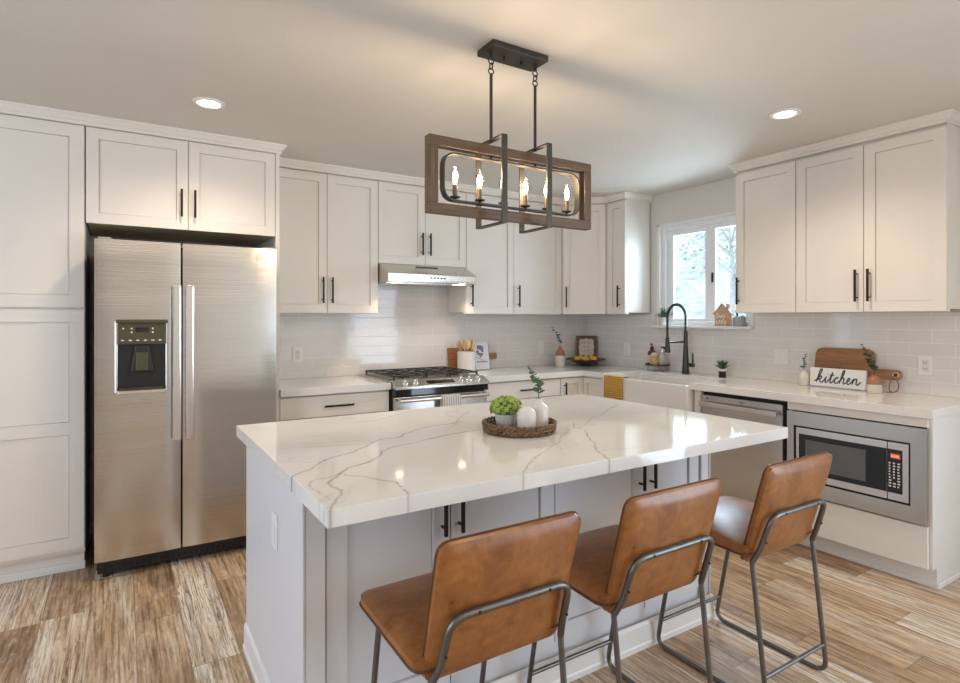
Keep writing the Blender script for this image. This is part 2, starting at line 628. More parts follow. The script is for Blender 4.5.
        if smooth and not subsurf:
            try:
                me.set_sharp_from_angle(angle=0.7)
            except Exception:
                pass
        return o


def tag(o, label=None, cat=None, group=None, kind=None):
    if label:
        o['label'] = label
    if cat:
        o['category'] = cat
    if group:
        o['group'] = group
    if kind:
        o['kind'] = kind
    return o


def thing(name, label, cat, loc=(0, 0, 0), rz=0.0, group=None):
    o = bpy.data.objects.new(name, None)
    o.empty_display_size = 0.05
    o.location = loc
    o.rotation_euler = (0, 0, rz)
    COL.objects.link(o)
    return tag(o, label, cat, group)


def copy_tree(o, parent=None):
    c = o.copy()
    COL.objects.link(c)
    if parent is not None:
        c.parent = parent
    for ch in list(o.children):
        copy_tree(ch, c)
    return c


def arc_pts(c, r, a0, a1, n, ax=(1, 0, 0), ay=(0, 0, 1)):
    c, ax, ay = Vector(c), Vector(ax), Vector(ay)
    return [c + ax * r * math.cos(a0 + (a1 - a0) * i / n) + ay * r * math.sin(a0 + (a1 - a0) * i / n) for i in range(n + 1)]


def fillet(pts, r, n=5, closed=False):
    """round the corners of a polyline"""
    pts = [Vector(p) for p in pts]
    N = len(pts)
    out = []
    for i in range(N):
        if not closed and i in (0, N - 1):
            out.append(pts[i])
            continue
        p, a, b = pts[i], pts[i - 1], pts[(i + 1) % N]
        da, db = (a - p), (b - p)
        rr = min(r, da.length * 0.49, db.length * 0.49)
        A, B = p + da.normalized() * rr, p + db.normalized() * rr
        for k in range(n + 1):
            t = k / n
            out.append((1 - t) ** 2 * A + 2 * t * (1 - t) * p + t * t * B)
    return out


def smooth_path(pts, n=6):
    """Catmull-Rom through the points"""
    P = [Vector(p) for p in pts]
    P = [2 * P[0] - P[1]] + P + [2 * P[-1] - P[-2]]
    out = []
    for i in range(1, len(P) - 2):
        for k in range(n):
            t = k / n
            a, b, c, d = P[i - 1], P[i], P[i + 1], P[i + 2]
            out.append(0.5 * ((2 * b) + (c - a) * t + (2 * a - 5 * b + 4 * c - d) * t * t + (3 * b - a - 3 * c + d) * t ** 3))
    out.append(P[-2])
    return out


def frame_T(o, u, n):
    """local (u along the face, n outwards, z) -> world"""
    o, u, n = Vector(o), Vector(u), Vector(n)
    return lambda p: o + u * p.x + n * p.y + Vector((0, 0, p.z))


BACK = frame_T((0, 0, 0), (1, 0, 0), (0, -1, 0))        # u = world x
SIDE = frame_T((0, 0, 0), (0, -1, 0), (-1, 0, 0))       # u = -world y
CEIL = 2.463
CT0, CT1 = 0.8665, 0.9134

# ------------------------------------------------------------------ room shell
XL, YF = -6.6, -7.6                                     # far left wall, wall behind the camera


def struct(name, mb, mat, **kw):
    return tag(mb.build(name, mat, **kw), kind='structure')


struct('floor', MB().box(XL - 0.1, 0.1, YF - 0.1, 0.1, -0.1, 0.0), 'plank_floor')
struct('ceiling', MB().box(XL - 0.1, 0.1, YF - 0.1, 0.1, CEIL, CEIL + 0.1), 'ceiling_paint')
struct('wall_back', MB().box(XL - 0.1, 0.1, 0.0, 0.1, 0, CEIL), 'wall_paint')
WY0, WY1, WZ0, WZ1 = -1.795, -0.925, 1.305, 2.178       # sink window opening
b = MB()
b.box(0, 0.14, WY1, 0.0, 0, CEIL).box(0, 0.14, -4.75, WY0, 0, CEIL).box(0, 0.14, YF, -7.25, 0, CEIL).box(0, 0.14, -7.25, -4.75, 2.35, CEIL).box(0, 0.14, WY0, WY1, 0, WZ0).box(0, 0.14, WY0, WY1, WZ1, CEIL)
struct('wall_right', b, 'wall_paint')
b = MB()
b.box(XL - 0.1, XL, -1.9, 0, 0, CEIL).box(XL - 0.1, XL, YF, -4.5, 0, CEIL).box(XL - 0.1, XL, -4.5, -1.9, 0, 0.45).box(XL - 0.1, XL, -4.5, -1.9, 2.3, CEIL)
struct('wall_left', b, 'wall_paint')
struct('wall_front', MB().box(XL, 0, YF - 0.1, YF, 0, CEIL), 'wall_paint')
struct('wall_tiles_back', MB().box(-3.185, -0.010, -0.009, -0.0005, CT1 + 0.001, 1.80), 'tile_back')
b = MB().box(-0.009, -0.0005, WY1 + 0.045, -0.0005, CT1 + 0.001, 1.402).box(-0.009, -0.0005, WY0 - 0.045, WY1 + 0.045, CT1 + 0.001, 1.285)
b.box(-0.009, -0.0005, -3.30, WY0 - 0.045, CT1 + 0.001, 1.402)
struct('wall_tiles_right', b, 'tile_side')


def sweep(path, prof, side=1):
    """extrude a profile [(outwards, z)] along an xy polyline with mitred corners"""
    P = [Vector((x, y)) for x, y in path]
    n = len(P)
    b = MB()
    rings = []
    for i in range(n):
        d0 = (P[i] - P[i - 1]).normalized() if i else (P[1] - P[0]).normalized()
        d1 = (P[i + 1] - P[i]).normalized() if i < n - 1 else d0
        n0, n1 = Vector((d0.y, -d0.x)) * side, Vector((d1.y, -d1.x)) * side
        m = n0 + n1
        m = m / max(1e-6, m.length_squared) * 2
        rings.append([b.v((P[i].x + m.x * o, P[i].y + m.y * o, z)) for o, z in prof])
    k = len(prof)
    for A, B in zip(rings, rings[1:]):
        for j in range(k):
            b.face([A[j], A[(j + 1) % k], B[(j + 1) % k], B[j]])
    b.face(rings[0])
    b.face(rings[-1])
    return b


ZT = 2.398                                              # top of the wall cabinet doors
CROWN = [(0.0, ZT + 0.008), (0.010, ZT + 0.008), (0.010, ZT + 0.026), (0.016, ZT + 0.028), (0.030, ZT + 0.050), (0.036, ZT + 0.052), (0.038, CEIL - 0.001), (0.0, CEIL - 0.001)]
struct('trim_1', sweep([(-5.15, -0.632), (-3.188, -0.632), (-3.188, -0.326), (-0.611, -0.326), (-0.326, -0.611), (-0.326, -0.832), (-0.001, -0.832)], CROWN), 'cabinet_paint')
struct('trim_2', sweep([(-0.001, -1.886), (-0.326, -1.886), (-0.326, -3.121), (-0.001, -3.121)], CROWN), 'cabinet_paint')

# sink window
b = MB(SIDE)
for u0, u1, z0, z1 in ((0.925, 0.965, WZ0, WZ1), (1.755, 1.795, WZ0, WZ1), (0.965, 1.755, WZ1 - 0.045, WZ1), (0.965, 1.755, WZ0, WZ0 + 0.036)):
    b.box(u0, u1, -0.10, -0.03, z0, z1)
# fixed stile / sliding sash
b.box(1.36, 1.425, -0.095, -0.05, WZ0 + 0.04, WZ1 - 0.045)
for u0, u1, z0, z1 in ((0.965, 1.03, WZ0 + 0.035, WZ1 - 0.045), (1.03, 1.36, WZ1 - 0.09, WZ1 - 0.045), (1.03, 1.36, WZ0 + 0.035, WZ0 + 0.06)):
    b.box(u0, u1, -0.085, -0.06, z0, z1)
for u0, u1, z0, z1 in ((1.425, 1.455, WZ0 + 0.04, WZ1 - 0.045), (1.725, 1.755, WZ0 + 0.04, WZ1 - 0.045), (1.455, 1.725, WZ1 - 0.08, WZ1 - 0.045), (1.455, 1.725, WZ0 + 0.04, WZ0 + 0.075)):
    b.box(u0, u1, -0.075, -0.045, z0, z1)
win = struct('window_1', b, 'vinyl_white', bevel=0.003)
MB(SIDE).box(1.03, 1.36, -0.074, -0.070, WZ0 + 0.06, WZ1 - 0.09).build('glass', 'window_glass', win)
MB(SIDE).box(1.455, 1.725, -0.062, -0.058, WZ0 + 0.075, WZ1 - 0.08).build('glass', 'window_glass', win)
MB(SIDE).box(1.430, 1.442, -0.045, -0.030, 1.66, 1.74).build('latch', 'black_metal', win, bevel=0.002)
b = MB(SIDE)
b.box(0.905, 0.930, -0.03, 0.006, WZ0, WZ1 + 0.02).box(1.79, 1.815, -0.03, 0.006, WZ0, WZ1 + 0.02).box(0.905, 1.815, -0.03, 0.006, WZ1 - 0.002, WZ1 + 0.022)
struct('trim_3', b, 'trim_white', bevel=0.003)
struct('trim_4', MB(SIDE).box(0.885, 1.83, -0.035, 0.075, WZ0 - 0.022, WZ0 + 0.001), 'trim_white', bevel=0.004)
SILL = WZ0 + 0.001

# outside: terraced hillside with shrubs and a few bare trees beyond the sink window
b = MB()
NX, NY = 30, 44
gv = []
for i in range(NX):
    r = []
    for j in range(NY):
        x = 1.0 + i * 0.62
        y = -6.0 + j * 0.62
        t = max(0.0, x - 3.2)
        z = -0.3 + 0.30 * t + 0.55 * math.floor(t / 1.6) * 0.32
        z += 0.22 * noise.noise(Vector((x * 0.7, y * 0.7, 1.3))) + 0.10 * noise.noise(Vector((x * 2.1, y * 2.1, 4.0)))
        r.append(b.v((x, y, z)))
    gv.append(r)
for i in range(NX - 1):
    for j in range(NY - 1):
        b.face([gv[i][j], gv[i + 1][j], gv[i + 1][j + 1], gv[i][j + 1]])
struct('terrain_hillside', b, 'hillside', smooth=True)


def far_tree(x, y, z0, h, seed, label):
    rr = random.Random(seed)
    t = thing('garden_tree', label, 'tree', (x, y, z0), 0, 'trees on the hillside outside the window')
    s = MB()
    s.tube([(x, y, z0), (x + 0.06, y, z0 + h * 0.5), (x, y + 0.05, z0 + h * 0.9)], [0.07, 0.05, 0.02], 7)
    tips = []
    for k in range(12):
        a = rr.uniform(0, 2 * PI)
        zz = z0 + h * rr.uniform(0.35, 0.85)
        e = Vector((x + math.cos(a) * h * 0.35, y + math.sin(a) * h * 0.35, zz + h * 0.22))
        s.tube([(x + 0.03, y, zz), (Vector((x, y, zz)) + e) / 2 + Vector((0, 0, 0.08)), e], [0.025, 0.018, 0.008], 5)
        tips.append(e)
    s.build('trunk', 'bark_far', t)
    f = MB()
    for e in tips:
        for k in range(34):
            p = e + Vector((rr.gauss(0, 0.22), rr.gauss(0, 0.22), rr.gauss(0, 0.2)))
            f.leaf(p, (rr.gauss(0, 1), rr.gauss(0, 1), rr.gauss(0, 1)), (rr.gauss(0, 1), rr.gauss(0, 1), 1), 0.11, 0.06)
    tag(f.build('foliage', 'foliage_far', t, recalc=False), kind='stuff')


far_tree(7.4, 3.4, 1.3, 2.3, 3, 'pale leafy tree outside, filling the fixed window pane')
far_tree(7.6, 0.9, 1.3, 2.0, 5, 'pale leafy tree outside, behind the sliding window pane')
far_tree(10.8, 6.6, 2.4, 2.6, 8, 'farthest pale tree up the slope outside the window')

# ------------------------------------------------------------------ cabinets
def shaker(T, u0, u1, z0, z1, n0, parent, mat='cabinet_paint', name='door', rail=0.058, mids=(), t=0.019, rec=0.009):
    """shaker front: grid of rails and stiles with recessed panels; mids = (z low, z high) of middle rails"""
    b = MB(T)
    xs = [u0, u0 + rail, u1 - rail, u1]
    zs = [z0, z0 + rail]
    for a, c in mids:
        zs += [a, c]
    zs += [z1 - rail, z1]
    nf = n0 + t
    G = [[b.v((x, nf, z)) for z in zs] for x in xs]
    for i in range(3):
        for j in range(len(zs) - 1):
            q = [G[i][j], G[i + 1][j], G[i + 1][j + 1], G[i][j + 1]]
            if i == 1 and j % 2 == 1:
                prev_ = q
                for ins, dp in ((0, rec + 0.005), (0.0028, rec + 0.005), (0.0028, rec)):
                    r = [b.v((x, nf - dp, z)) for x, z in ((xs[1] + ins, zs[j] + ins), (xs[2] - ins, zs[j] + ins), (xs[2] - ins, zs[j + 1] - ins), (xs[1] + ins, zs[j + 1] - ins))]
                    for k in range(4):
                        b.face([prev_[k], prev_[(k + 1) % 4], r[(k + 1) % 4], r[k]])
                    prev_ = r
                b.face(r)
            else:
                b.face(q)
    B = {}
    for i in (0, 3):
        for j in (0, len(zs) - 1):
            B[i, j] = b.v((xs[i], n0, zs[j]))
    L = len(zs) - 1
    b.face([B[0, 0], B[3, 0], B[3, L], B[0, L]])
    b.face([B[0, 0], B[0, L]] + [G[0][j] for j in range(L, -1, -1)])
    b.face([B[3, 0], B[3, L]] + [G[3][j] for j in range(L, -1, -1)])
    b.face([B[0, 0], B[3, 0]] + [G[i][0] for i in range(3, -1, -1)])
    b.face([B[0, L], B[3, L]] + [G[i][L] for i in range(3, -1, -1)])
    return b.build(name, mat, parent)


def slab_front(T, u0, u1, z0, z1, n0, parent, mat='cabinet_paint', name='drawer', t=0.019):
    return MB(T).box(u0, u1, n0, n0 + t, z0, z1).build(name, mat, parent, bevel=0.0015)


def pull(T, u, z0, z1, nf, parent, vert=True, u1=None, r=0.006):
    """black bar pull standing off the face"""
    b = MB(T)
    so = 0.026
    if vert:
        b.box(u - r, u + r, nf + so, nf + so + 0.010, z0, z1)
        for z in (z0 + 0.025, z1 - 0.025):
            b.box(u - 0.004, u + 0.004, nf, nf + so, z - 0.004, z + 0.004)
    else:
        b.box(u, u1, nf + so, nf + so + 0.010, z0 - r, z0 + r)
        for x in (u + 0.025, u1 - 0.025):
            b.box(x - 0.004, x + 0.004, nf, nf + so, z0 - 0.004, z0 + 0.004)
    return b.build('handle', 'black_metal', parent, bevel=0.0012, seg=1)


GAP = 0.002


def wall_cabinet(name, label, T, u0, u1, z0, z1, doors, depth=0.324, group='white wall cabinets', loc=None):
    """doors: (u0, u1, handle u or None, handle z0, z1)"""
    t = thing(name, label, 'cabinet', T(Vector(((u0 + u1) / 2, 0, z0))), 0, group)
    b = MB(T).box(u0 + 0.0006, u1 - 0.0006, 0.012, depth - 0.0205, z0 + 0.012, CEIL - 0.003)
    b.build('body', 'cabinet_paint', t, bevel=0.001, seg=1)
    MB(T).box(u0 + 0.0006, u1 - 0.0006, depth - 0.045, depth - 0.0205, z0 - 0.004, z0 + 0.0118).build('bottom_rail', 'cabinet_paint', t)
    for d0, d1, hu, h0, h1 in doors:
        d = shaker(T, d0 + GAP, d1 - GAP, z0, z1, depth - 0.019, t)
        if hu is not None:
            pull(T, hu, h0, h1, depth, d)
    return t


ZB = 1.406
HZ0, HZ1 = 1.465, 1.655
wall_cabinet('wall_cabinet', 'white two-door wall cabinet between the fridge and the range hood', BACK, -3.184, -2.402, ZB, ZT,
             [(-3.184, -2.789, -2.824, HZ0 + 0.01, HZ1 + 0.005), (-2.789, -2.402, -2.757, HZ0 + 0.01, HZ1 + 0.005)])
wall_cabinet('wall_cabinet', 'short white two-door cabinet directly above the steel range hood', BACK, -2.400, -1.632, 1.785, ZT,
             [(-2.400, -2.008, -2.040, 1.86, 2.035), (-2.008, -1.632, -1.972, 1.86, 2.035)])
wall_cabinet('wall_cabinet', 'white two-door wall cabinet right of the range hood, behind the chandelier', BACK, -1.630, -0.613, ZB, ZT,
             [(-1.630, -1.150, -1.585, HZ0, HZ1), (-1.150, -0.613, -1.108, HZ0, HZ1)])
# diagonal corner cabinet
t = thing('corner_cabinet', 'diagonal white corner wall cabinet above the framed sign', 'cabinet', (-0.3, -0.3, ZB), 0, 'white wall cabinets')
poly = [(-0.6115, -0.012), (-0.012, -0.012), (-0.012, -0.6115), (-0.298, -0.6115), (-0.6115, -0.298)]
MB().prism(poly, ZB + 0.012, CEIL - 0.003).build('body', 'cabinet_paint', t)
DG = frame_T((-0.611, -0.326, 0), (math.sqrt(0.5), -math.sqrt(0.5), 0), (-math.sqrt(0.5), -math.sqrt(0.5), 0))
dl = 0.285 * math.sqrt(2)
d = shaker(DG, 0.012, dl - 0.012, ZB, ZT, -0.017, t, t=0.017)
pull(DG, 0.042, HZ0, HZ1, 0.0, d)
wall_cabinet('wall_cabinet', 'narrow white one-door wall cabinet left of the window', SIDE, 0.613, 0.831, ZB, ZT,
             [(0.613, 0.831, 0.768, HZ0, HZ1)])
wall_cabinet('wall_cabinet', 'white one-door wall cabinet right of the window, above the house sign', SIDE, 1.887, 2.316, ZB, ZT - 0.01,
             [(1.887, 2.316, 1.915, HZ0, HZ1)])
wall_cabinet('wall_cabinet', 'white two-door wall cabinet above the kitchen sign and microwave', SIDE, 2.318, 3.120, ZB, ZT - 0.01,
             [(2.318, 2.718, 2.684, HZ0, HZ1), (2.718, 3.120, 2.752, HZ0, HZ1)])

# tall pantry
PD = 0.63
t = thing('pantry_cabinet', 'tall white pantry cabinet standing beside the fridge', 'cabinet', (-4.67, -0.3, 0))
MB().box(-5.13, -4.2045, -PD + 0.0205, -0.012, 0.105, CEIL - 0.003).build('body', 'cabinet_paint', t)
MB().box(-5.13, -4.21, -PD + 0.06, -0.012, 0.0, 0.104).build('toe_kick', 'cabinet_paint', t)
MB().box(-5.13, -4.2046, -PD + 0.045, -PD + 0.0595, 0.0, 0.045).build('base_molding', 'trim_white', t, bevel=0.004)
for a, c in ((-5.13, -4.668), (-4.668, -4.206)):
    shaker(BACK, a + GAP, c - GAP, 1.424, ZT + 0.004, PD - 0.019, t, rail=0.066)
    shaker(BACK, a + GAP, c - GAP, 0.128, 1.412, PD - 0.019, t, rail=0.066, mids=((0.745, 0.811),))

# cabinet over the fridge, with the end panel that runs down beside the fridge
t = thing('fridge_cabinet', 'white two-door cabinet and side panel built around the fridge', 'cabinet', (-3.7, -0.3, 1.88))
MB().box(-4.2025, -3.213, -PD + 0.0205, -0.012, 1.896, CEIL - 0.003).build('body', 'cabinet_paint', t)
MB().box(-4.190, -3.214, -PD + 0.03, -0.012, 1.886, 1.8955).build('bottom_panel', 'under_wood', t)
MB().box(-3.2125, -3.1885, -PD + 0.0, -0.012, 0.0, CEIL - 0.003).build('side_panel', 'cabinet_paint', t)
for d0, d1, hu in ((-4.202, -3.706, -3.742), (-3.706, -3.214, -3.672)):
    d = shaker(BACK, d0 + GAP, d1 - GAP, 1.884, ZT + 0.004, PD - 0.019, t)
    pull(BACK, hu, 1.955, 2.115, PD, d)

# base cabinets
BD = 0.62


def base_cab(name, label, T, u0, u1, group='white base cabinets'):
    t = thing(name, label, 'cabinet', T(Vector(((u0 + u1) / 2, 0.3, 0))), 0, group)
    MB(T).box(u0, u1, 0.012, BD - 0.0205, 0.105, CT0 - 0.001).build('body', 'cabinet_paint', t)
    MB(T).box(u0, u1, 0.012, BD - 0.065, 0.0, 0.1045).build('toe_kick', 'cabinet_paint', t)
    return t


t = base_cab('base_cabinet', 'white drawer cabinet under the counter between fridge and range', BACK, -3.187, -2.437)
d = slab_front(BACK, -3.182, -2.440, 0.715, 0.855, BD - 0.019, t)
pull(BACK, -2.905, 0.785, 0, BD, d, False, -2.705)
for a, c in ((-3.182, -2.812), (-2.810, -2.440)):
    d = shaker(BACK, a, c, 0.115, 0.710, BD - 0.019, t)
    pull(BACK, c - 0.03 if a < -3 else a + 0.03, 0.50, 0.66, BD, d)
t = base_cab('base_cabinet', 'white drawer cabinet under the counter right of the range', BACK, -1.652, -0.872)
d = slab_front(BACK, -1.640, -0.876, 0.715, 0.855, BD - 0.019, t)
pull(BACK, -1.315, 0.785, 0, BD, d, False, -1.115)
for a, c in ((-1.640, -1.259), (-1.257, -0.876)):
    d = shaker(BACK, a, c, 0.115, 0.710, BD - 0.019, t)
    pull(BACK, c - 0.03 if a < -1.5 else a + 0.03, 0.50, 0.66, BD, d)
t = thing('corner_base_cabinet', 'white corner base cabinet with folding L-shaped doors', 'cabinet', (-0.4, -0.4, 0), 0, 'white base cabinets')
poly = [(-0.871, -0.012), (-0.012, -0.012), (-0.012, -0.902), (-BD + 0.0205, -0.902), (-BD + 0.0205, -BD + 0.0205), (-0.871, -BD + 0.0205)]
MB().prism(poly, 0.105, CT0 - 0.001).build('body', 'cabinet_paint', t)
poly = [(-0.871, -0.012), (-0.012, -0.012), (-0.012, -0.902), (-BD + 0.065, -0.902), (-BD + 0.065, -BD + 0.065), (-0.871, -BD + 0.065)]
MB().prism(poly, 0.0, 0.1045).build('toe_kick', 'cabinet_paint', t)
d = shaker(BACK, -0.869, -BD - 0.002, 0.115, 0.855, BD - 0.019, t, rail=0.05)
pull(BACK, -0.835, 0.66, 0.82, BD, d)
shaker(SIDE, BD + 0.002, 0.900, 0.115, 0.855, BD - 0.019, t, rail=0.05)
t = thing('sink_base_cabinet', 'white base cabinet under the farmhouse sink', 'cabinet', (-0.3, -1.33, 0), 0, 'white base cabinets')
MB(SIDE).box(0.904, 1.746, 0.012, BD - 0.0205, 0.105, 0.640).build('body', 'cabinet_paint', t)
MB(SIDE).box(0.904, 1.746, 0.012, BD - 0.065, 0.0, 0.1045).build('toe_kick', 'cabinet_paint', t)
for a, c in ((0.906, 1.324), (1.326, 1.744)):
    d = shaker(SIDE, a, c, 0.115, 0.630, BD - 0.019, t)
    pull(SIDE, c - 0.03 if a < 1 else a + 0.03, 0.43, 0.59, BD, d)

# microwave base cabinet with end panel
t = thing('microwave_cabinet', 'white base cabinet that holds the built-in microwave', 'cabinet', (-0.3, -2.78, 0), 0, 'white base cabinets')
b = MB(SIDE)
b.box(2.432, 3.144, 0.012, BD - 0.0205, 0.105, 0.318)
b.box(2.432, 2.445, 0.012, BD - 0.0205, 0.318, CT0 - 0.001).box(3.131, 3.144, 0.012, BD - 0.0205, 0.318, CT0 - 0.001)
b.box(2.445, 3.131, 0.012, 0.03, 0.318, CT0 - 0.001).box(2.445, 3.131, 0.03, BD - 0.0205, 0.845, CT0 - 0.001)
b.build('body', 'cabinet_paint', t)
MB(SIDE).box(2.434, 3.142, BD - 0.02, BD + 0.004, 0.818, CT0 - 0.001).build('top_rail', 'cabinet_paint', t)
slab_front(SIDE, 2.438, 3.142, 0.106, 0.318, BD - 0.019, t, mat='gloss_panel', name='drawer', t=0.021)
b = MB(SIDE)
pts = [(3.1445, 0.012, 0), (3.1445, 0.548, 0), (3.1445, 0.548, 0.106), (3.1445, 0.601, 0.106), (3.1445, 0.601, CT0 - 0.001), (3.1445, 0.012, CT0 - 0.001)]
b.extr(pts, (0.012, 0, 0)).build('end_panel', 'gloss_panel', t)
MB(SIDE).box(2.432, 3.144, 0.012, BD - 0.072, 0.0, 0.1045).build('toe_kick', 'gloss_panel', t)
b = MB(SIDE).box(2.436, 3.168, 0.5482, 0.560, 0.0, 0.028).box(3.1567, 3.168, 0.012, 0.5481, 0.0, 0.028)
b.build('base_molding', 'trim_white', t, bevel=0.004)

# ------------------------------------------------------------------ worktops
def worktop(label, poly):
    o = MB().prism(poly, CT0, CT1).build('countertop', 'quartz', bevel=0.002)
    return tag(o, label, 'countertop', 'quartz countertops')


worktop('short white quartz countertop between the fridge and the range', [(-3.186, -0.648), (-2.434, -0.648), (-2.434, -0.0005), (-3.186, -0.0005)])
worktop('long L-shaped white quartz countertop around the sink corner',
        [(-1.655, -0.648), (-0.648, -0.648), (-0.648, -0.905), (-0.205, -0.905), (-0.205, -1.745), (-0.648, -1.745), (-0.648, -3.173), (-0.0005, -3.173),
         (-0.0005, -0.0005), (-1.655, -0.0005)])

# farmhouse sink
t = thing('farmhouse_sink', 'white apron-front farmhouse sink below the black faucet', 'sink', (-0.44, -1.325, 0.645))
b = MB()
x0, x1, y0, y1, zb, zt = -0.672, -0.2065, -1.7435, -0.9065, 0.645, 0.893
o4 = [(x0, y0), (x1, y0), (x1, y1), (x0, y1)]
w = 0.028
i4 = [(x0 + w + 0.01, y0 + w), (x1 - w, y0 + w), (x1 - w, y1 - w), (x0 + w + 0.01, y1 - w)]
ob, ot = [b.v((*p, zb)) for p in o4], [b.v((*p, zt)) for p in o4]
it, ib = [b.v((*p, zt)) for p in i4], [b.v((*p, zb + 0.03)) for p in i4]
b.face(ob)
b.face(ib)
for k in range(4):
    q = (k + 1) % 4
    b.face([ob[k], ob[q], ot[q], ot[k]])
    b.face([ot[k], ot[q], it[q], it[k]])
    b.face([it[k], it[q], ib[q], ib[k]])
b.build('basin', 'sink_white', t, bevel=0.008, seg=3)
MB().lathe([(0.045, 0.6755), (0.045, 0.679), (0.03, 0.6795), (0.028, 0.677), (0.0, 0.677)], 20, (-0.42, -1.325)).build('drain', 'chrome', t)

# ------------------------------------------------------------------ island
IX0, IX1, IY0, IY1, IZ0, IZ1 = -3.631, -1.732, -3.0645, -1.8256, 0.8766, 0.92
BX0, BX1, BY0, BY1 = -3.600, -1.760, -2.725, -1.860
DF = BY0 + 0.012                                        # front plane of the island doors
t = thing('kitchen_island', 'white kitchen island cabinet with shaker doors facing the stools', 'island', (-2.68, -2.3, 0))
MB().box(BX0 + 0.0085, BX1 - 0.0085, DF + 0.0205, BY1, 0.0, IZ0 - 0.001).build('body', 'island_paint', t)
MB().box(BX0, BX0 + 0.008, BY0, BY1, 0.0, IZ0 - 0.001).build('end_panel', 'island_paint', t, bevel=0.002)
MB().box(BX1 - 0.008, BX1, BY0, BY1, 0.0, IZ0 - 0.001).build('end_panel', 'island_paint', t, bevel=0.002)
MB().box(BX0 + 0.0095, -3.531, BY0 + 0.004, DF + 0.0203, 0.0, IZ0 - 0.001).build('post', 'island_paint', t, bevel=0.002)
MB().box(-1.820, BX1 - 0.0095, BY0 + 0.004, DF + 0.0203, 0.0, IZ0 - 0.001).build('post', 'island_paint', t, bevel=0.002)
IS = frame_T((0, DF + 0.0205, 0), (1, 0, 0), (0, -1, 0))
MB(IS).box(-3.529, -1.822, 0.0003, 0.012, 0.0, 0.148).build('bottom_rail', 'island_paint', t)
for d0, d1, hu in ((-3.528, -3.108, -3.142), (-3.108, -2.662, -3.078), (-2.662, -2.180, -2.212), (-2.180, -1.826, -2.146)):
    d = shaker(IS, d0 + 0.0025, d1 - 0.0025, 0.152, 0.866, 0.0005, t, mat='island_paint', rail=0.062)
    pull(IS, hu, 0.655, 0.846, 0.0195, d)
b = MB()
base_prof = [(0.0, 0.0), (0.013, 0.0), (0.013, 0.020), (0.009, 0.026), (0.009, 0.096), (0.005, 0.108), (0.0, 0.110)]
sweep([(BX0 - 0.0005, BY1), (BX0 - 0.0005, BY0 - 0.0005), (BX1 + 0.0005, BY0 - 0.0005), (BX1 + 0.0005, BY1)], base_prof).build('base_molding', 'trim_white', t)

# island worktop: dense grid carrying the measured veins
VEINS = [
    ([(-3.665, -2.80), (-3.634, -2.739), (-3.614, -2.726), (-3.577, -2.698), (-3.51, -2.613), (-3.451, -2.572), (-3.376, -2.535), (-3.258, -2.42), (-3.149, -2.395), (-3.105, -2.346), (-2.985, -2.283), (-2.80, -2.24)], 0.0042, 0.8),
    ([(-3.64, -3.12), (-3.602, -3.039), (-3.571, -2.975), (-3.558, -2.943), (-3.556, -2.913), (-3.56, -2.856), (-3.543, -2.82), (-3.5, -2.759), (-3.455, -2.72), (-3.391, -2.687), (-3.328, -2.633), (-3.272, -2.565), (-3.21, -2.535), (-3.114, -2.502), (-2.977, -2.462), (-2.836, -2.433)], 0.0046, 0.9),
    ([(-3.503, -2.77), (-3.499, -2.811), (-3.464, -2.845), (-3.431, -2.901), (-3.412, -2.925), (-3.407, -2.944), (-3.413, -3.002), (-3.422, -3.049), (-3.44, -3.12)], 0.0032, 0.75),
    ([(-3.508, -2.767), (-3.554, -2.801), (-3.594, -2.8), (-3.612, -2.845), (-3.611, -2.899), (-3.6, -2.967), (-3.593, -3.009)], 0.0028, 0.6),
    ([(-3.194, -2.027), (-3.117, -2.018), (-3.026, -1.984), (-2.933, -1.911), (-2.80, -1.86)], 0.0034, 0.5),
    ([(-3.134, -2.174), (-3.151, -2.264)], 0.0028, 0.4),
    ([(-2.90, -2.33), (-2.849, -2.279), (-2.782, -2.191), (-2.631, -2.029)], 0.0032, 0.5),
    ([(-3.12, -3.12), (-3.07, -3.06), (-3.016, -3.021), (-2.955, -2.946), (-2.871, -2.891), (-2.771, -2.815), (-2.708, -2.789), (-2.608, -2.683), (-2.564, -2.658)], 0.0034, 0.6),
    ([(-2.685, -2.709), (-2.742, -2.811), (-2.771, -2.876)], 0.0028, 0.45),
    ([(-2.40, -2.53), (-2.462, -2.601), (-2.464, -2.66), (-2.585, -2.824), (-2.652, -2.92), (-2.718, -3.039), (-2.74, -3.12)], 0.0040, 0.7),
    ([(-2.45, -2.62), (-2.37, -2.565), (-2.25, -2.466), (-2.111, -2.399), (-1.86, -2.245)], 0.0034, 0.5),
]
_v = []
for pl, wd, st in VEINS:
    P = smooth_path([(x, y, 0) for x, y in pl], 7)
    for a, c in zip(P, P[1:]):
        _v.append((a.x, a.y, c.x, c.y, wd, st))
CELL = 0.12
cells = {}
for sgm in _v:
    for ix in range(int(math.floor((min(sgm[0], sgm[2]) - 0.02) / CELL)), int(math.floor((max(sgm[0], sgm[2]) + 0.02) / CELL)) + 1):
        for iy in range(int(math.floor((min(sgm[1], sgm[3]) - 0.02) / CELL)), int(math.floor((max(sgm[1], sgm[3]) + 0.02) / CELL)) + 1):
            cells.setdefault((ix, iy), []).append(sgm)


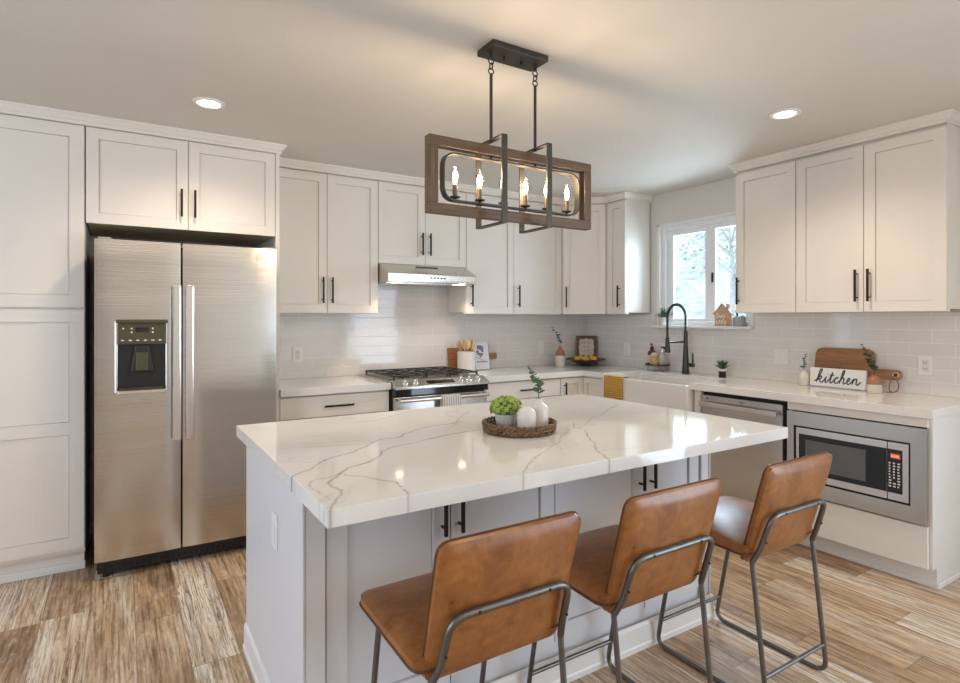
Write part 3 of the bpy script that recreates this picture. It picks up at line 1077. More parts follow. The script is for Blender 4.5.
def vein_at(x, y):
    x += 0.012 * noise.noise(Vector((x * 11, y * 11, 0.3))) + 0.006 * noise.noise(Vector((x * 38, y * 38, 2.3)))
    y += 0.012 * noise.noise(Vector((x * 11, y * 11, 7.3))) + 0.006 * noise.noise(Vector((x * 38, y * 38, 9.3)))
    best = 0.0
    for ax, ay, cx, cy, wd, st in cells.get((math.floor(x / CELL), math.floor(y / CELL)), ()):
        dx, dy = cx - ax, cy - ay
        L = dx * dx + dy * dy
        tt = 0 if L == 0 else max(0, min(1, ((x - ax) * dx + (y - ay) * dy) / L))
        d2 = math.hypot(x - ax - dx * tt, y - ay - dy * tt)
        k = 1 - d2 / wd
        if k > 0:
            best = max(best, min(1, k * 1.7) * min(1.0, st * 1.2))
        k = 1 - d2 / (wd * 4.0)
        if k > 0:
            best = max(best, k * 0.16 * st)
    return best


STEP = 0.0055
nx, ny = int((IX1 - IX0) / STEP), int((IY1 - IY0) / STEP)
verts, faces, attr = [], [], []
for i in range(nx + 1):
    for j in range(ny + 1):
        x, y = IX0 + (IX1 - IX0) * i / nx, IY0 + (IY1 - IY0) * j / ny
        verts.append((x, y, IZ1))
        attr.append(vein_at(x, y))
idx = lambda i, j: i * (ny + 1) + j
for i in range(nx):
    for j in range(ny):
        faces.append((idx(i, j), idx(i + 1, j), idx(i + 1, j + 1), idx(i, j + 1)))
ring = [idx(i, 0) for i in range(nx)] + [idx(nx, j) for j in range(ny)] + [idx(i, ny) for i in range(nx, 0, -1)] + [idx(0, j) for j in range(ny, 0, -1)]
prev = ring
for z in (IZ1 - 0.0015, IZ0):
    cur = []
    for k in ring:
        x, y, _ = verts[k]
        e = 0.0012
        x2 = x - e if x <= IX0 else x + e if x >= IX1 else x
        y2 = y - e if y <= IY0 else y + e if y >= IY1 else y
        verts.append((x2, y2, z))
        attr.append(attr[k])
        cur.append(len(verts) - 1)
    R = len(ring)
    for k in range(R):
        faces.append((prev[k], cur[k], cur[(k + 1) % R], prev[(k + 1) % R]))
    prev = cur
faces.append(tuple(reversed(prev)))
me = bpy.data.meshes.new('island_countertop')
me.from_pydata(verts, [], faces)
at = me.attributes.new('vein', 'FLOAT', 'POINT')
at.data.foreach_set('value', attr)
me.materials.append(M['quartz_island'])
o = bpy.data.objects.new('island_countertop', me)
COL.objects.link(o)
tag(o, 'large white quartz island top with grey-gold veins', 'countertop', 'quartz countertops')

# ------------------------------------------------------------------ fridge
FX0, FX1, FS, FY = -4.157, -3.250, -3.755, -0.822
t = thing('refrigerator', 'stainless steel side-by-side refrigerator with ice dispenser', 'refrigerator', (-3.7, -0.4, 0))
MB().box(FX0 + 0.006, FX1 - 0.006, FY + 0.088, -0.03, 0.03, 1.762).build('body', 'fridge_side', t, bevel=0.004)


def fridge_door(x0, x1):
    b = MB()
    n = 10
    prof = []
    for k in range(n + 1):
        s_ = k / n
        x = x0 + (x1 - x0) * s_
        prof.append((x, FY + 0.005 * (2 * s_ - 1) ** 6))
    prof = [(x0, FY + 0.078)] + prof + [(x1, FY + 0.078)]
    b.prism(prof, 0.098, 1.780)
    return b.build('door', 'steel_fridge', t, smooth=True)


dl_ = fridge_door(FX0, FS - 0.005)
dr_ = fridge_door(FS + 0.005, FX1)
MB().box(FX0 + 0.01, FX1 - 0.01, FY + 0.0785, FY + 0.0875, 0.105, 1.765).build('gasket', 'gap_black', t)
for d, x in ((dl_, FS - 0.027), (dr_, FS + 0.036)):
    b = MB()
    b.box(x - 0.021, x + 0.021, FY - 0.058, FY - 0.036, 0.700, 1.548)
    for z in (0.745, 1.503):
        b.box(x - 0.014, x + 0.014, FY - 0.0365, FY + 0.003, z - 0.022, z + 0.022)
    b.build('handle', 'steel_bright', d, bevel=0.008, seg=3)
# dispenser on the freezer door
FF = frame_T((0, FY, 0), (1, 0, 0), (0, -1, 0))
a0, a1, z0, z1 = -4.055, -3.834, 0.985, 1.355
b = MB(FF)
b.box(a0 - 0.012, a0, -0.004, 0.010, z0 - 0.012, z1).box(a1, a1 + 0.012, -0.004, 0.010, z0 - 0.012, z1).box(a0, a1, -0.004, 0.012, z0 - 0.020, z0)
fr = b.build('dispenser_frame', 'steel_bright', dl_, bevel=0.003)
MB(FF).box(a0 - 0.010, a1 + 0.010, -0.004, 0.022, z1 - 0.016, z1 + 0.004).build('dispenser_hood', 'olive_panel', dl_, bevel=0.005)
MB(FF).box(a0, a1, -0.004, 0.014, 1.228, z1 - 0.0165).build('control_panel', 'olive_panel', dl_, bevel=0.002)
MB(FF).box(a0, a1, -0.004, 0.004, z0, 1.2275).build('dispenser_recess', 'gap_black', dl_)
MB(FF).box(-3.975, -3.912, 0.0142, 0.0150, 1.292, 1.318).build('display', 'glass_black', dl_)
b = MB(FF)
for k in range(6):
    u = a0 + 0.022 + k * 0.0345
    b.box(u - 0.007, u + 0.007, 0.0142, 0.0152, 1.246, 1.252)
for u, z in ((a0 + 0.025, 1.312), (-3.992, 1.312), (-3.992, 1.292), (-3.895, 1.312), (-3.895, 1.292)):
    b.box(u - 0.004, u + 0.004, 0.0142, 0.0152, z - 0.004, z + 0.004)
b.build('button_markings', 'button_light', dl_)
b = MB(FF)
b.hexa([(-3.997, 0.0042, 1.085), (-3.892, 0.0042, 1.085), (-3.892, 0.030, 1.085), (-3.997, 0.030, 1.085),
        (-3.975, 0.0042, 1.22), (-3.914, 0.0042, 1.22), (-3.914, 0.020, 1.22), (-3.975, 0.020, 1.22)])
b.build('lever', 'plastic_black', dl_, bevel=0.003)
MB(FF).box(-3.972, -3.917, 0.0305, 0.034, 1.09, 1.185).build('ice_chute', 'olive_panel', dl_, bevel=0.002)
b = MB(FF).box(a0 + 0.006, a1 - 0.006, 0.0042, 0.020, z0 + 0.001, z0 + 0.010)
for k in range(14):
    u = a0 + 0.015 + k * 0.0148
    b.box(u - 0.003, u + 0.003, 0.006, 0.0185, z0 + 0.010, z0 + 0.014)
b.build('drip_tray', 'olive_panel', dl_)
# round maker's emblem with a monogram scroll
b = MB(FF)
R = 0.020
b.tube(arc_pts((-3.345, 0.0025, 1.723), R, 0, 2 * PI, 24)[:-1], 0.0016, 6, closed=True)
for sgn in (-1, 1):
    b.tube(smooth_path([(-3.345 + sgn * 0.001, 0.0025, 1.723), (-3.345 + sgn * 0.008, 0.0025, 1.731), (-3.345 + sgn * 0.012, 0.0025, 1.722), (-3.345 + sgn * 0.007, 0.0025, 1.714), (-3.345 + sgn * 0.003, 0.0025, 1.724)], 4), 0.0009, 5)
for k in range(4):
    a = k * PI / 2 + PI / 4
    b.box(-3.345 + math.cos(a) * 0.0145 - 0.0012, -3.345 + math.cos(a) * 0.0145 + 0.0012, 0.001, 0.0035, 1.723 + math.sin(a) * 0.0145 - 0.0012, 1.723 + math.sin(a) * 0.0145 + 0.0012)
b.build('emblem', 'plastic_black', dr_)
PL = lambda p: Vector((-3.345 + p.x, FY - 0.0004 - p.z, 1.723 + p.y))
MB(PL).lathe([(0.0, 0), (0.0195, 0), (0.0195, 0.0012), (0.0, 0.0012)], 24).build('emblem_plate', 'steel_bright', dr_)
MB().box(FX0 + 0.012, FX1 - 0.012, FY + 0.05, FY + 0.075, 0.022, 0.092).build('toe_grille', 'plastic_black', t)
b = MB()
for k in range(30):
    x = FX0 + 0.04 + k * 0.0285
    b.box(x, x + 0.018, FY + 0.046, FY + 0.0498, 0.035, 0.06)
b.build('grille_slats', 'gap_black', t)
for x in (FX0 + 0.05, FX1 - 0.05):
    MB().lathe([(0.016, 0.0), (0.016, 0.02), (0.008, 0.0219)], 12, (x, FY + 0.065)).build('foot', 'plastic_black', t)
    MB().lathe([(0.016, 0.0), (0.016, 0.0299)], 12, (x, -0.12)).build('foot', 'plastic_black', t)
for x in (FX0 + 0.045, FX1 - 0.045):
    MB().box(x - 0.03, x + 0.03, FY + 0.015, FY + 0.10, 1.7805, 1.791).build('hinge_cover', 'stone_grey', t, bevel=0.003)

# ------------------------------------------------------------------ range
RX0, RX1 = -2.4295, -1.6595
RC = (RX0 + RX1) / 2
t = thing('gas_range', 'stainless steel slide-in gas range below the hood', 'stove', (RC, -0.35, 0))
MB().box(RX0 + 0.006, RX1 - 0.006, -0.655, -0.02, 0.06, 0.9143).build('body', 'fridge_side', t)
MB().box(RX0 - 0.020, RX1 + 0.012, -0.640, -0.02, 0.9146, 0.9225).build('cooktop', 'steel', t, bevel=0.004)
MB().box(RX0 + 0.03, RX1 - 0.03, -0.600, -0.05, 0.923, 0.926).build('burner_well', 'well_grey', t)
for cx, cy, r in ((RX0 + 0.17, -0.47, 0.045), (RX0 + 0.17, -0.19, 0.036), (RC, -0.33, 0.05), (RX1 - 0.17, -0.47, 0.04), (RX1 - 0.17, -0.19, 0.045)):
    MB().lathe([(r, 0.9262), (r, 0.934), (r * 0.8, 0.940), (0.0, 0.941)], 20, (cx, cy)).build('burner', 'cast_iron', t)
for gx0, gx1 in ((RX0 + 0.03, RX0 + 0.285), (RX0 + 0.290, RX1 - 0.290), (RX1 - 0.285, RX1 - 0.03)):
    b = MB()
    zz0, zz1 = 0.946, 0.956
    for x in (gx0 + 0.006, (gx0 + gx1) / 2, gx1 - 0.006):
        b.box(x - 0.006, x + 0.006, -0.60, -0.05, zz0, zz1)
    for y in (-0.594, -0.465, -0.33, -0.19, -0.056):
        b.box(gx0, gx1, y - 0.006, y + 0.006, zz0, zz1)
    for x in (gx0 + 0.008, gx1 - 0.008):
        for y in (-0.594, -0.056):
            b.box(x - 0.006, x + 0.006, y - 0.006, y + 0.006, 0.9262, zz0)
    b.build('grate', 'cast_iron', t, bevel=0.002, seg=1)
# sloped control panel
b = MB()
cp = [(-0.6405, 0.9225), (-0.722, 0.888), (-0.722, 0.868), (-0.6405, 0.868)]
b.extr([(RX0, y, z) for y, z in cp], (RX1 - RX0, 0, 0))
cpo = b.build('control_panel', 'steel', t, bevel=0.003)
sl = Vector((0, -0.0815, -0.0345)).normalized()
nr = Vector((0, -0.0345, 0.0815)).normalized()


def on_panel(u, s_):
    return Vector((RX0 + u, -0.6405, 0.9225)) + sl * s_


for u in (0.085, 0.165, 0.535, 0.610, 0.685):
    c = on_panel(u, 0.045)
    q = nr.to_track_quat('Z', 'Y').to_matrix().to_4x4()
    T_ = Matrix.Translation(c) @ q
    b = MB(lambda p, T_=T_: T_ @ p)
    b.lathe([(0.021, 0.0005), (0.021, 0.006), (0.017, 0.010), (0.0155, 0.030), (0.013, 0.033), (0.0, 0.033)], 18)
    b.box(-0.004, 0.004, -0.017, 0.017, 0.030, 0.040)
    b.build('knob', 'steel_bright', t, smooth=True)
b = MB()
b.hexa([on_panel(0.26, 0.022) + nr * 0.0004, on_panel(0.48, 0.022) + nr * 0.0004, on_panel(0.48, 0.068) + nr * 0.0004, on_panel(0.26, 0.068) + nr * 0.0004,
        on_panel(0.26, 0.022) + nr * 0.0016, on_panel(0.48, 0.022) + nr * 0.0016, on_panel(0.48, 0.068) + nr * 0.0016, on_panel(0.26, 0.068) + nr * 0.0016])
b.build('display', 'glass_black', cpo)
MB().box(RX0 + 0.002, RX1 - 0.002, -0.705, -0.6555, 0.822, 0.8675).build('trim_strip', 'glass_black', t, bevel=0.002)
dr = MB().box(RX0 + 0.004, RX1 - 0.004, -0.690, -0.6555, 0.235, 0.812).build('oven_door', 'steel', t, bevel=0.004)
MB().box(RX0 + 0.12, RX1 - 0.12, -0.6925, -0.6902, 0.34, 0.66).build('window', 'glass_black', dr)
b = MB()
b.tube([(RX0 + 0.02, -0.742, 0.793), (RX1 - 0.02, -0.742, 0.793)], 0.0135, 12)
for x in (RX0 + 0.05, RX1 - 0.05):
    b.tube([(x, -0.691, 0.793), (x, -0.742, 0.793)], 0.009, 8)
b.build('handle', 'steel_bright', dr, smooth=True)
MB().box(RX0 + 0.004, RX1 - 0.004, -0.688, -0.6555, 0.065, 0.228).build('drawer', 'steel', t, bevel=0.004)
for x in (RX0 + 0.06, RX1 - 0.06):
    for y in (-0.60, -0.08):
        MB().lathe([(0.015, 0.0), (0.015, 0.0595)], 10, (x, y)).build('foot', 'plastic_black', t)
# striped dish towel over the oven handle
b = MB()
tp = [(-0.7605, 0.50), (-0.7605, 0.793)] + [(-0.742 - 0.0185 * math.cos(a * PI / 6), 0.793 + 0.0185 * math.sin(a * PI / 6)) for a in range(1, 6)] + [(-0.7235, 0.793), (-0.7235, 0.55)]
A = [[b.v((x, y, z)) for y, z in tp] for x in (-2.085, -2.04, -1.99, -1.935)]
for P_, Q_ in zip(A, A[1:]):
    for k in range(len(tp) - 1):
        b.face([P_[k], Q_[k], Q_[k + 1], P_[k + 1]])
o = b.build('dish_towel', 'towel_stripe', smooth=True)
sd = o.modifiers.new('thick', 'SOLIDIFY')
sd.thickness = 0.003
sd.offset = 0
tag(o, 'grey striped dish towel hanging over the oven door handle', 'towel')

# ------------------------------------------------------------------ range hood
HX0, HX1 = -2.396, -1.636
t = thing('range_hood', 'stainless steel under-cabinet range hood above the stove', 'range hood', (-2.016, -0.25, 1.63))
hp = [(-0.012, 1.637), (-0.500, 1.637), (-0.500, 1.700), (-0.332, 1.780), (-0.012, 1.780)]
b = MB()
b.extr([(HX0, y, z) for y, z in hp], (HX1 - HX0, 0, 0))
b.build('shell', 'steel', t, bevel=0.003)
MB().box(HX0 + 0.06, HX1 - 0.02, -0.5012, -0.5002, 1.655, 1.692).build('front_band', 'steel_bright', t)
b = MB()
for k in range(5):
    b.box(-2.05 + k * 0.028, -2.034 + k * 0.028, -0.5030, -0.5013, 1.668, 1.678)
b.build('control_buttons', 'plastic_black', t)
MB().box(HX0 + 0.03, HX1 - 0.03, -0.40, -0.06, 1.631, 1.6366).build('filter', 'steel', t)
hl = []
for x in (HX0 + 0.11, HX1 - 0.11):
    o = MB().lathe([(0.0, 1.6335), (0.028, 1.6335), (0.028, 1.6367), (0.0, 1.6367)], 18, (x, -0.452)).build('lamp_lens', 'hood_glow', t)
    d = bpy.data.lights.new('hood_light', 'SPOT')
    d.energy, d.color, d.spot_size, d.spot_blend, d.shadow_soft_size = 5.0, (1.0, 0.82, 0.62), 2.3, 0.6, 0.025
    lo = bpy.data.objects.new('hood_light', d)
    lo.location = (x, -0.452, 1.628)
    COL.objects.link(lo)
b = MB()
for k in range(16):
    x = -2.11 + k * 0.012
    q0 = Vector((x, -0.372, 1.762))
    b.box(x, x + 0.007, -0.376, -0.352, 1.7625, 1.7665)
b.build('vent_slots', 'gap_black', t)

# ------------------------------------------------------------------ dishwasher
t = thing('dishwasher', 'stainless steel dishwasher with bar handle beside the sink', 'dishwasher', (-0.3, -2.11, 0))
MB(SIDE).box(1.812, 2.428, 0.02, 0.575, 0.09, 0.852).build('tub', 'gap_black', t)
MB(SIDE).box(1.756, 1.809, 0.02, 0.602, 0.0, 0.860).build('filler_panel', 'cabinet_paint', t)
d = MB(SIDE).box(1.818, 2.405, 0.576, 0.628, 0.10, 0.838).build('door', 'steel', t, bevel=0.004)
b = MB(SIDE)
b.box(1.835, 2.388, 0.655, 0.672, 0.765, 0.797)
for u in (1.86, 2.363):
    b.box(u - 0.012, u + 0.012, 0.6285, 0.655, 0.770, 0.792)
b.build('handle', 'steel_bright', d, bevel=0.004)
b = MB(SIDE)
b.box(1.87, 1.885, 0.6285, 0.6293, 0.815, 0.822).box(2.12, 2.15, 0.6285, 0.6293, 0.815, 0.820)
b.build('badge', 'plastic_black', d)
MB(SIDE).box(1.818, 2.405, 0.50, 0.545, 0.0, 0.088).build('toe_kick', 'gap_black', t)

# ------------------------------------------------------------------ microwave
t = thing('microwave', 'built-in stainless microwave with black glass and red clock', 'microwave', (-0.35, -2.78, 0.33))
NF = 0.622
b = MB(SIDE)
u0, u1, z0, z1 = 2.437, 3.139, 0.328, 0.812
v0, v1, w0, w1 = 2.478, 3.074, 0.410, 0.730
b.box(u0, v0, NF - 0.002, NF + 0.014, z0, z1).box(v1, u1, NF - 0.002, NF + 0.014, z0, z1)
b.box(v0, v1, NF - 0.002, NF + 0.014, z0, w0).box(v0, v1, NF - 0.002, NF + 0.014, w1, z1)
b.build('trim_kit', 'steel', t)
MB(SIDE).box(2.450, 3.126, 0.08, NF - 0.003, 0.36, 0.80).build('case', 'gap_black', t)
d = MB(SIDE).box(v0 + 0.012, 2.968, NF - 0.0025, NF + 0.012, w0 + 0.010, w1 - 0.010).build('door', 'steel_bright', t, bevel=0.002)
MB(SIDE).box(v0 + 0.030, 2.967, NF + 0.0122, NF + 0.0145, w0 + 0.048, w1 - 0.046).build('door_glass', 'glass_black', d)
MB(SIDE).box(v0 + 0.068, 2.868, NF + 0.0147, NF + 0.0152, w0 + 0.075, w1 - 0.075).build('window', 'screen_grey', d)
c = MB(SIDE).box(2.9705, v1 - 0.008, NF - 0.0025, NF + 0.012, w0 + 0.010, w1 - 0.010).build('control_panel', 'steel_bright', t, bevel=0.002)
MB(SIDE).box(2.9715, v1 - 0.036, NF + 0.0122, NF + 0.0145, w0 + 0.048, w1 - 0.046).build('panel_glass', 'glass_black', c)
MB(SIDE).box(2.984, 3.030, NF + 0.0146, NF + 0.0150, 0.636, 0.664).build('display_window', 'cover_red', c)
b = MB(SIDE)
for k, dx in enumerate((0, 0.009, 0.019, 0.028)):
    b.box(2.990 + dx, 2.995 + dx, NF + 0.0151, NF + 0.0154, 0.643, 0.656)
b.build('clock_digits', 'red_digits', c)
b = MB(SIDE)
rr = random.Random(4)
for i, u in enumerate((2.977, 2.997, 3.017)):
    for k in range(9):
        if k == 6 and i == 1:
            continue
        z = 0.612 - k * 0.015
        wd = rr.uniform(0.007, 0.013)
        b.box(u, u + wd, NF + 0.0147, NF + 0.0152, z - 0.0035, z + 0.0035)
b.build('key_lettering', 'plate_white', c)

# ------------------------------------------------------------------ switch plates and outlets
def plate(name, label, cat, T, u, z, w, h, kind, n0):
    t = thing(name, label, cat, T(Vector((u, n0, z))), 0, 'white wall plates')
    MB(T).box(u - w / 2, u + w / 2, n0 + 0.0003, n0 + 0.006, z - h / 2, z + h / 2).build('cover_plate', 'plate_white', t, bevel=0.002)
    if kind == 'outlet':
        f = MB(T).box(u - 0.017, u + 0.017, n0 + 0.0061, n0 + 0.0078, z - 0.034, z + 0.034).build('socket', 'ceramic_white', t, bevel=0.001)
        b = MB(T)
        for dz in (-0.018, 0.018):
            b.box(u - 0.008, u - 0.005, n0 + 0.0079, n0 + 0.0083, z + dz - 0.002, z + dz + 0.007).box(u + 0.005, u + 0.008, n0 + 0.0079, n0 + 0.0083, z + dz - 0.002, z + dz + 0.007)
            b.box(u - 0.002, u + 0.002, n0 + 0.0079, n0 + 0.0083, z + dz - 0.009, z + dz - 0.005)
        b.build('slots', 'gap_black', t)
    else:
        n = kind
        for k in range(n):
            uu = u + (k - (n - 1) / 2) * 0.046
            MB(T).box(uu - 0.0165, uu + 0.0165, n0 + 0.0061, n0 + 0.0095, z - 0.033, z + 0.033).build('rocker', 'plate_white', t, bevel=0.0015)


plate('outlet', 'white outlet plate on the tiles next to the fridge', 'outlet', BACK, -2.918, 1.094, 0.072, 0.115, 'outlet', 0.009)
plate('outlet', 'white plate on the tiles behind the corner counter, right of the cookbook', 'outlet', BACK, -0.612, 1.090, 0.072, 0.125, 1, 0.009)
plate('light_switch', 'white single switch plate on the tiles between the framed sign and faucet', 'switch', SIDE, 0.555, 1.075, 0.072, 0.118, 1, 0.009)
plate('light_switch', 'white double rocker switch plate on the tiles under the cabinets', 'switch', SIDE, 2.037, 1.092, 0.118, 0.116, 2, 0.009)
plate('outlet', 'white outlet plate above the hanging cord of the big board', 'outlet', SIDE, 2.911, 1.085, 0.075, 0.115, 'outlet', 0.009)
ISL = frame_T((BX0, 0, 0), (0, -1, 0), (-1, 0, 0))
plate('island_outlet', 'white switch plate on the end panel of the island', 'outlet', ISL, 2.393, 0.657, 0.072, 0.118, 1, 0.0)

# ------------------------------------------------------------------ ceiling lights
def downlight(x, y, label):
    t = thing('recessed_downlight', label, 'ceiling light', (x, y, CEIL), 0, 'recessed downlights')
    MB().lathe([(0.052, CEIL - 0.0005), (0.078, CEIL - 0.0005), (0.076, CEIL - 0.006), (0.056, CEIL - 0.008), (0.052, CEIL - 0.004)], 32, (x, y), caps=False).build('trim_ring', 'plate_white', t, smooth=True)
    MB().lathe([(0.0, CEIL - 0.001), (0.0515, CEIL - 0.001), (0.0515, CEIL - 0.004), (0.0, CEIL - 0.004)], 32, (x, y)).build('lens', 'lens_glow', t)
    d = bpy.data.lights.new('downlight_beam', 'SPOT')
    d.energy, d.color, d.spot_size, d.spot_blend, d.shadow_soft_size = 52, (1.0, 0.82, 0.62), 2.5, 1.0, 0.06
    lo = bpy.data.objects.new('downlight_beam', d)
    lo.location = (x, y, CEIL - 0.012)
    COL.objects.link(lo)


downlight(-3.660, -1.178, 'lit recessed ceiling light in front of the fridge')
downlight(-1.026, -2.649, 'lit recessed ceiling light near the microwave-side wall cabinets')

# ------------------------------------------------------------------ chandelier
CX, CY = -2.655, -2.445
t = thing('chandelier', 'rectangular wood and black metal chandelier with six candle bulbs over the island', 'chandelier', (CX, CY, CEIL))
MB().box(-2.802, -2.526, CY - 0.060, CY + 0.060, CEIL - 0.026, CEIL - 0.001).build('canopy', 'bronze_black', t, bevel=0.002)
for x in (-2.708, -2.622):
    MB().lathe([(0.005, CEIL - 0.040), (0.005, CEIL - 0.0262)], 10, (x, CY)).build('canopy_screw', 'screw_black', t)
WX0, WX1, WZ_0, WZ_1 = -3.062, -2.248, 1.764, 2.058
bw, bd = 0.039, 0.020
for nm, x0_, x1_, z0_, z1_, mt in (('wood_rail', WX0, WX1, WZ_1 - bw, WZ_1, 'frame_wood_x'), ('wood_rail', WX0, WX1, WZ_0, WZ_0 + bw, 'frame_wood_x'),
                                   ('wood_stile', WX0, WX0 + bw, WZ_0 + bw + 0.0004, WZ_1 - bw - 0.0004, 'frame_wood_z'), ('wood_stile', WX1 - bw, WX1, WZ_0 + bw + 0.0004, WZ_1 - bw - 0.0004, 'frame_wood_z')):
    MB().box(x0_, x1_, CY - bd, CY + bd, z0_, z1_).build(nm, mt, t, bevel=0.002)
for x in (-2.773, -2.550):
    b = MB()
    b.tube([(x, CY, WZ_1 + 0.015), (x, CY, 2.352)], 0.0065, 10)
    b.build('rod', 'bronze_black', t, smooth=True)
    b = MB()
    b.tube([(x, CY, CEIL - 0.026), (x, CY, CEIL - 0.048)], 0.008, 10)
    b.build('swivel', 'bronze_black', t, smooth=True)
    b = MB()
    for zc, a in ((CEIL - 0.060, 0), (CEIL - 0.080, 1), (CEIL - 0.101, 0)):
        ax = (1, 0, 0) if a == 0 else (0, 1, 0)
        b.tube(arc_pts((x, CY, zc), 0.012, 0, 2 * PI, 16, ax=ax)[:-1], 0.0028, 6, closed=True)
    b.build('chain', 'bronze_black', t, smooth=True)
    # metal loop wrapping the frame front to back
    b = MB()
    y0_, y1_, z0_, z1_ = CY - 0.098, CY + 0.098, 1.738, 2.084
    lw, lt = 0.0125, 0.006
    b.box(x - lw, x + lw, y0_, y0_ + lt, z0_, z1_).box(x - lw, x + lw, y1_ - lt, y1_, z0_, z1_)
    b.box(x - lw, x + lw, y0_ + lt, y1_ - lt, z0_, z0_ + lt).box(x - lw, x + lw, y0_ + lt, y1_ - lt, z1_ - lt, z1_)
    b.build('loop_bracket', 'bronze_black', t)
# inner rounded band
b = MB()
ro = fillet([(WX0 + 0.066, 0, WZ_0 + 0.056), (WX1 - 0.066, 0, WZ_0 + 0.056), (WX1 - 0.066, 0, WZ_1 - 0.056), (WX0 + 0.066, 0, WZ_1 - 0.056)], 0.055, 6, closed=True)
cxm, czm = (WX0 + WX1) / 2, (WZ_0 + WZ_1) / 2
rings = []
for i, p in enumerate(ro):
    tn = (ro[(i + 1) % len(ro)] - ro[i - 1]).normalized()
    nn = Vector((tn.z, 0, -tn.x))
    rings.append([b.v((p.x + nn.x * dn, CY + dy, p.z + nn.z * dn)) for dn, dy in ((-0.003, -0.015), (0.003, -0.015), (0.003, 0.015), (-0.003, 0.015))])
for i in range(len(rings)):
    A, B = rings[i], rings[(i + 1) % len(rings)]
    for k in range(4):
        b.face([A[k], A[(k + 1) % 4], B[(k + 1) % 4], B[k]])
b.build('inner_band', 'bronze_black', t)
b = MB()
for x in (-2.773, -2.550):
    b.tube([(x, CY, WZ_1 - bw + 0.001), (x, CY, WZ_1 - 0.0585)], 0.005, 8)
b.build('band_hanger', 'bronze_black', t)
for k in range(6):
    x = -2.940 + k * 0.1130
    zb_ = WZ_0 + 0.0595
    MB().lathe([(0.006, zb_), (0.006, zb_ + 0.006), (0.020, zb_ + 0.010), (0.021, zb_ + 0.014), (0.010, zb_ + 0.0145)], 16, (x, CY)).build('candle_cup', 'bronze_black', t, smooth=True)
    s_ = MB().lathe([(0.0095, zb_ + 0.0146), (0.0095, zb_ + 0.058), (0.006, zb_ + 0.060)], 14, (x, CY)).build('candle_sleeve', 'candle_bronze', t, smooth=True)
    zz = zb_ + 0.0605
    gl = MB().lathe([(0.006, zz), (0.010, zz + 0.010), (0.0165, zz + 0.026), (0.0155, zz + 0.040), (0.009, zz + 0.058), (0.003, zz + 0.072), (0.0, zz + 0.074)], 16, (x, CY), caps=False).build('bulb', 'bulb_glass', t, smooth=True)
    MB().ball((x, CY, zz + 0.030), 0.0105, 10, 8, (1, 1, 2.5)).build('filament', 'filament', gl, smooth=True)
    d = bpy.data.lights.new('candle_light', 'POINT')
    d.energy, d.color, d.shadow_soft_size = 1.8, (1.0, 0.77, 0.52), 0.018
    lo = bpy.data.objects.new('candle_light', d)
    lo.location = (x, CY, zz + 0.066)
    COL.objects.link(lo)

# ------------------------------------------------------------------ bar stools
def cushion(w, d, h, nu=22, nv=18, rc=0.05, dome=0.018, edge=0.012):
    """rounded upholstered pad, lying in xy, centred, top z=0.. returns MB (local)"""
    b = MB()

    def corner(u, v):
        # squircle-ish mapping to a rounded rectangle
        x, y = u * w / 2, v * d / 2
        ex, ey = abs(x) - (w / 2 - rc), abs(y) - (d / 2 - rc)
        if ex > 0 and ey > 0:
            L = math.hypot(ex, ey)
            m = max(ex, ey)
            if L > 0:
                k = m / L
                x = math.copysign(w / 2 - rc + ex * k, x)
                y = math.copysign(d / 2 - rc + ey * k, y)
        return x, y

    def grid(zf, flip):
        G = []
        for i in range(nu + 1):
            r = []
            for j in range(nv + 1):
                u, v = -1 + 2 * i / nu, -1 + 2 * j / nv
                u, v = math.sin(u * PI / 2) * 0.35 + u * 0.65, math.sin(v * PI / 2) * 0.35 + v * 0.65
                x, y = corner(u, v)
                r.append(b.v((x, y, zf(u, v))))
            G.append(r)
        for i in range(nu):
            for j in range(nv):
                q = [G[i][j], G[i + 1][j], G[i + 1][j + 1], G[i][j + 1]]
                b.face(q if not flip else q[::-1])
        return G

    def fall(u, v):
        e = max(abs(u), abs(v))
        a = (1 - abs(u) ** 6) * (1 - abs(v) ** 6)
        return a

    T_ = grid(lambda u, v: -edge + edge * fall(u, v) ** 0.5 + dome * (1 - u * u) * (1 - v * v), False)
    B_ = grid(lambda u, v: -h + edge * 0.7 - edge * 0.7 * fall(u, v) ** 0.5, True)
    rim = lambda G: [G[i][0] for i in range(nu)] + [G[nu][j] for j in range(nv)] + [G[i][nv] for i in range(nu, 0, -1)] + [G[0][j] for j in range(nv, 0, -1)]
    a, c = rim(T_), rim(B_)
    for k in range(len(a)):
        b.face([a[k], c[k], c[(k + 1) % len(a)], a[(k + 1) % len(a)]])
    rimpts = [v.co.copy() for v in c]
    return b, rimpts


